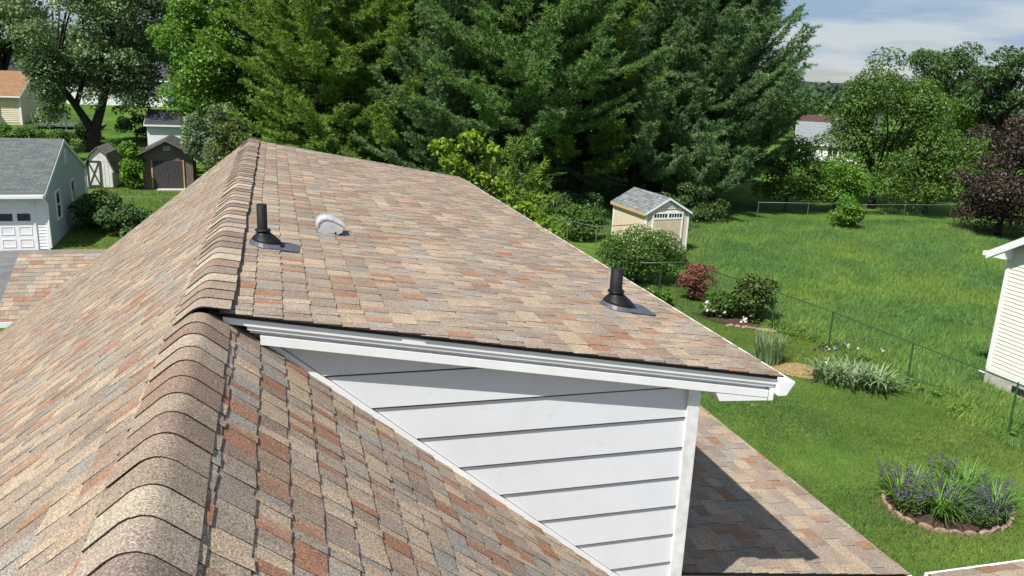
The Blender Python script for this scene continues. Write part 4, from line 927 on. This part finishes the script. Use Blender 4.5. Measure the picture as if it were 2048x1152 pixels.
wf = thing('white_peonies', 'cluster of white flowers low beside the rounded bush', 'flowers', (13.6, 22.85, 0)); P = np.array([(-.15, 0, .42), (-.22, -.1, .33), (-.05, -.15, .30), (-.1, .12, .45), (.28, -.35, .30), (.34, -.33, .26), (1.05, -.7, .25), (.8, -.75, .12), (.7, -.78, .10)])
m = MB()
for p in P: m.tube([(p[0], p[1], 0), tuple(p)], .008, 4, False)
obj('flower_stem', m, 'leaf_mid', wf); blooms(wf, P, .11, 'white_petal', rs, 14)
for (x, y, n, s_, lab) in ((12.9, 26.7, 46, .04, 'sprays of pale blossom on the big green shrub'),):
    bb = thing('shrub_blossom', lab, 'flowers', (x, y, 0)); P = np.stack([rs.uniform(-1.2, 1.2, n), rs.uniform(-.4, .6, n), rs.uniform(1.5, 2.5, n)], 1); blooms(bb, P, s_*1.3, 'white_petal', rs, 3)
# straw mulch patch and stones
def patch(name, label, cat, x, y, rx, ry, m, kind, z=.018, seed=1, rot=0):
    r_ = np.random.RandomState(seed); n = 36; mb = MB(); vs = [(x, y, z+.02)]
    for i in range(n):
        a = 6.283*i/n; q = 1+.10*math.sin(3*a+seed)+.07*r_.randn(); u_, v_ = rx*q*math.cos(a), ry*q*math.sin(a)
        vs.append((x+u_*math.cos(rot)-v_*math.sin(rot), y+u_*math.sin(rot)+v_*math.cos(rot), z))
    mb.add(vs, [(0, i+1, (i+1) % n+1) for i in range(n)]); return tag(obj(name, mb, m), label, cat, kind=kind)
patch('mulch_patch', 'straw coloured mulch patch between the iris clumps', 'mulch', 13.6, 17.65, 1.05, .55, 'mulch', 'stuff', seed=2, rot=-.9)
patch('bare_soil', 'bare soil strip under the rounded bush', 'soil', 14.1, 22.5, 1.1, .55, 'soil', 'stuff', seed=5, rot=-.7)
patch('grass_clipping', 'scrap of dry clippings on the mown lawn', 'clippings', 10.9, 15.9, .09, .05, 'mulch', 'stuff', seed=8)
for i in range(7):
    m = MB(); r_ = np.random.RandomState(200+i); a = .09+.06*r_.rand(); b_ = .05+.03*r_.rand(); h_ = .04+.035*r_.rand()
    m.add([(x*a*(1+.3*r_.randn()*.4), y*b_, z*h_) for x, y, z in ((-1, -1, 0), (1, -1, 0), (1.1, 1, 0), (-1, 1, 0), (-.7, -.7, 1), (.7, -.6, 1), (.65, .7, 1), (-.7, .6, 1))], [(3, 2, 1, 0), (4, 5, 6, 7), (0, 1, 5, 4), (1, 2, 6, 5), (2, 3, 7, 6), (3, 0, 4, 7)])
    o = obj('edging_stone', m, 'terracotta', bevel=.015); o.location = (13.75+i*.19, 21.9-.13*i+.05*r_.randn(), .004); o.rotation_euler = (0, 0, r_.rand()*1.0-.8)
    tag(o, ('leftmost', 'second', 'third', 'middle', 'fifth', 'sixth', 'rightmost')[i]+' of seven broken terracotta stones before the rounded bush', 'stone', 'terracotta stones by the rounded bush')
# round flower bed
BX, BY = 11.95, 10.95
fb = thing('flower_bed', 'kidney shaped flower bed edged with scalloped terracotta blocks', 'flower bed', (BX, BY, 0))
def bed_pt(a): r = 1+.06*math.sin(2*a+.6); return (1.22*r*math.cos(a), 1.02*r*math.sin(a))
m = MB(); n = 40; vs = [(0, 0, .10)]+[(*[q*.97 for q in bed_pt(6.283*i/n)], .045) for i in range(n)]; m.add(vs, [(0, i+1, (i+1) % n+1) for i in range(n)]); obj('soil', m, 'soil', fb)
arc = MB(); prof = [(-.125, 0), (.125, 0), (.125, .07)]+[(.125*math.cos(q), .07+.055*math.sin(q)) for q in np.linspace(.2, math.pi-.2, 7)]+[(-.125, .07)]
arc.extr(prof, 'y', -.035, .035); blk = None; L = 0
pts = [bed_pt(6.283*i/400) for i in range(401)]; acc = 0; nxt = 0
for i in range(400):
    seg = math.hypot(pts[i+1][0]-pts[i][0], pts[i+1][1]-pts[i][1])
    if acc >= nxt:
        if blk is None: o = obj('edging_block', arc, 'terracotta', fb, bevel=.01); blk = o
        else: o = blk.copy(); COL.objects.link(o)
        o.parent = fb; o.location = (pts[i][0]+rs.randn()*.012, pts[i][1]+rs.randn()*.012, -.048+rs.randn()*.014); o.rotation_euler = (rs.randn()*.10, rs.randn()*.08, math.atan2(pts[i+1][1]-pts[i][1], pts[i+1][0]-pts[i][0])+rs.randn()*.05); nxt += .262
    acc += seg
for (dx, dy, n, L_, lab) in ((-.55, -.38, 190, .85, 'daylily clump arching over the front left edge of the flower bed'), (.50, -.55, 180, .80, 'daylily clump at the front right of the flower bed'), (-.85, .25, 150, .72, 'daylily clump at the left end of the flower bed'),
        (.75, .38, 170, .78, 'daylily clump at the back right of the flower bed'), (.15, .05, 150, .70, 'daylily clump in the middle of the flower bed'), (-.25, .62, 140, .62, 'daylily clump at the back of the flower bed')):
    strap_plant('daylily', lab, 'plant', (BX+dx, BY+dy, .05), rs, n, .18, L_*.95, .80, .012, 'strap', 'daylilies in the flower bed')
strap_plant('lime_grass_plant', 'yellow lime green grassy plant at the back of the bed', 'plant', (BX+.12, BY+.48, .05), rs, 80, .12, .42, .6, .009, 'leaf_lime')
for (dx, dy, r_, dens, lab) in ((-.02, -.58, .46, 1.2, 'violet salvia at the front centre of the flower bed'), (-.98, -.12, .30, 1.0, 'violet salvia at the left rim of the flower bed'), (-.45, .12, .34, 1.2, 'violet salvia behind the front left daylily'),
        (-.62, .62, .38, 1.0, 'faded violet salvia at the back left of the bed'), (.88, -.22, .38, .9, 'faded salvia at the right rim of the flower bed'), (.55, .80, .26, .7, 'bluish salvia at the very back of the flower bed')):
    t = thing('salvia', lab, 'plant', (BX+dx, BY+dy, .05), 0, 'salvias in the flower bed'); ns = int(52*dens*(r_/.3)); a = rs.rand(ns)*6.283; q = r_*np.sqrt(rs.rand(ns))
    B = np.stack([q*np.cos(a)*.8, q*np.sin(a)*.8, 0*a], 1); T = np.stack([q*np.cos(a)*1.25, q*np.sin(a)*1.25, .36+.2*rs.rand(ns)], 1)
    f = rs.rand(ns, 16)*.40; Pl = (B[:, None]+(T-B)[:, None]*(.15+f*1.3)[..., None]).reshape(-1, 3)+rs.randn(ns*16, 3)*.018
    np_mesh('foliage', leaf_quads(Pl, rand_dirs(rs, len(Pl)), np.full(len(Pl), .05), rs, .5), 4, 'leaf_mid', t, rs.rand(len(Pl)))
    f = .62+.38*rs.rand(ns, 12); Pf = (B[:, None]+(T-B)[:, None]*f[..., None]).reshape(-1, 3)+rs.randn(ns*12, 3)*.007
    np_mesh('flower_spike', leaf_quads(Pf, rand_dirs(rs, len(Pf)), np.full(len(Pf), .024), rs, .8), 4, 'violet', t, rs.rand(len(Pf)))['kind'] = 'stuff'
wr = thing('white_stones', 'white stones tucked at the back of the flower bed', 'stones', (BX+.42, BY+.55, .08))
for i in range(4): m = MB(); m.lathe([(0.001, .09), (.04, .08), (.06, .04), (.05, 0)][::-1], 8, (.08*i-.1, .04*math.sin(i*2), 0)); obj('stone', m, 'shed_white', wr, True)

# ------------------------------------------------------------------ grass blades
def blades(name, label, x0, x1, y0, y1, n, h, wd, m, seed, mask=None, clump=0):
    rs = np.random.RandomState(seed); nc = n//max(clump, 1); P = np.stack([rs.uniform(x0, x1, nc), rs.uniform(y0, y1, nc)], 1)
    if mask is not None: P = P[mask(P[:, 0], P[:, 1])]
    if clump: P = np.repeat(P, clump, 0)+rs.randn(len(P)*clump, 2)*.05
    k = len(P); z = terrain(P[:, 0], P[:, 1])+0.6*.05*np.sin(P[:, 0]*.9+1.3*np.sin(P[:, 1]*.5))*np.sin(P[:, 1]*.7); b = np.stack([P[:, 0], P[:, 1], z-.01], 1)
    a = rs.rand(k)*6.283; sd = np.stack([np.cos(a), np.sin(a), 0*a], 1)*(wd*(.6+.8*rs.rand(k)))[:, None]
    ln = rs.randn(k, 2)*.45+np.array([.25, .1]); H = h*(.5+.9*rs.rand(k)); tip = b+np.stack([ln[:, 0]*H, ln[:, 1]*H, H], 1)
    V = np.stack([b-sd, b+sd, tip], 1).reshape(-1, 3); o = np_mesh(name, V, 3, m, None, np.clip(.5+.27*rs.randn(k), 0, 1)); tag(o, label, 'grass', kind='stuff')
def not_bed(x, y): return ~((((x-BX)/1.2)**2+((y-BY)/1.0)**2 < 1) | (((x-13.6)/.9)**2+((y-17.65)/.9)**2 < .8) | (((x-14.1)/1.0)**2+((y-22.4)/.7)**2 < 1))
blades('mown_grass', 'short mown lawn grass inside the fence', 4.9, 15.75, 7.5, 27.5, 210000, .065, .007, 'mown', 301, not_bed)
blades('tall_grass', 'taller uncut grass field beyond the fence', 15.3, 37, 11, 39.5, 300000, .17, .010, 'tall', 302, lambda x, y: ~((x > 18.0) & (y < 16.3)), 6)
blades('yard_grass', 'grass of the yard beside the sheds', -10, 12, 34.0, 53.5, 70000, .10, .014, 'mown', 303, lambda x, y: ~((x < -8.3) & (y < 44.5)))
blades('straw_stalks', 'loose straw stalks over the mulch between iris clumps', 12.4, 14.8, 16.5, 18.8, 5200, .05, .010, 'straw', 305, lambda x, y: (((x-13.6)*.62-(y-17.65)*.78)/1.15)**2+(((x-13.6)*.78+(y-17.65)*.62)/.62)**2 < 1)
blades('dry_grass', 'dry straw coloured grass around the flower bed rim', 10.4, 13.5, 9.6, 12.3, 9000, .05, .007, 'straw', 306, lambda x, y: (((x-BX)/1.32)**2+((y-BY)/1.12)**2 > 1) & (((x-BX)/1.5)**2+((y-BY)/1.28)**2 < 1) & (np.sin(x*3.1+y*2.3) > -.2) & (y < BY+.3))
rs = np.random.RandomState(310)
o = tag(crown('fence_weeds', None, np.stack([np.interp(q := rs.uniform(10, 25, 40), [9, 13.4, 16.3, 19.2, 21.5, 25.3], [16.2, 15.95, 15.68, 15.4, 15.0, 14.1])+.15+rs.randn(40)*.12, q, np.full(40, .06)], 1), np.full(40, .16), 3000, .07, 'leaf_bright', rs, .5), 'weeds growing along the foot of the green fence', 'weeds', kind='stuff')
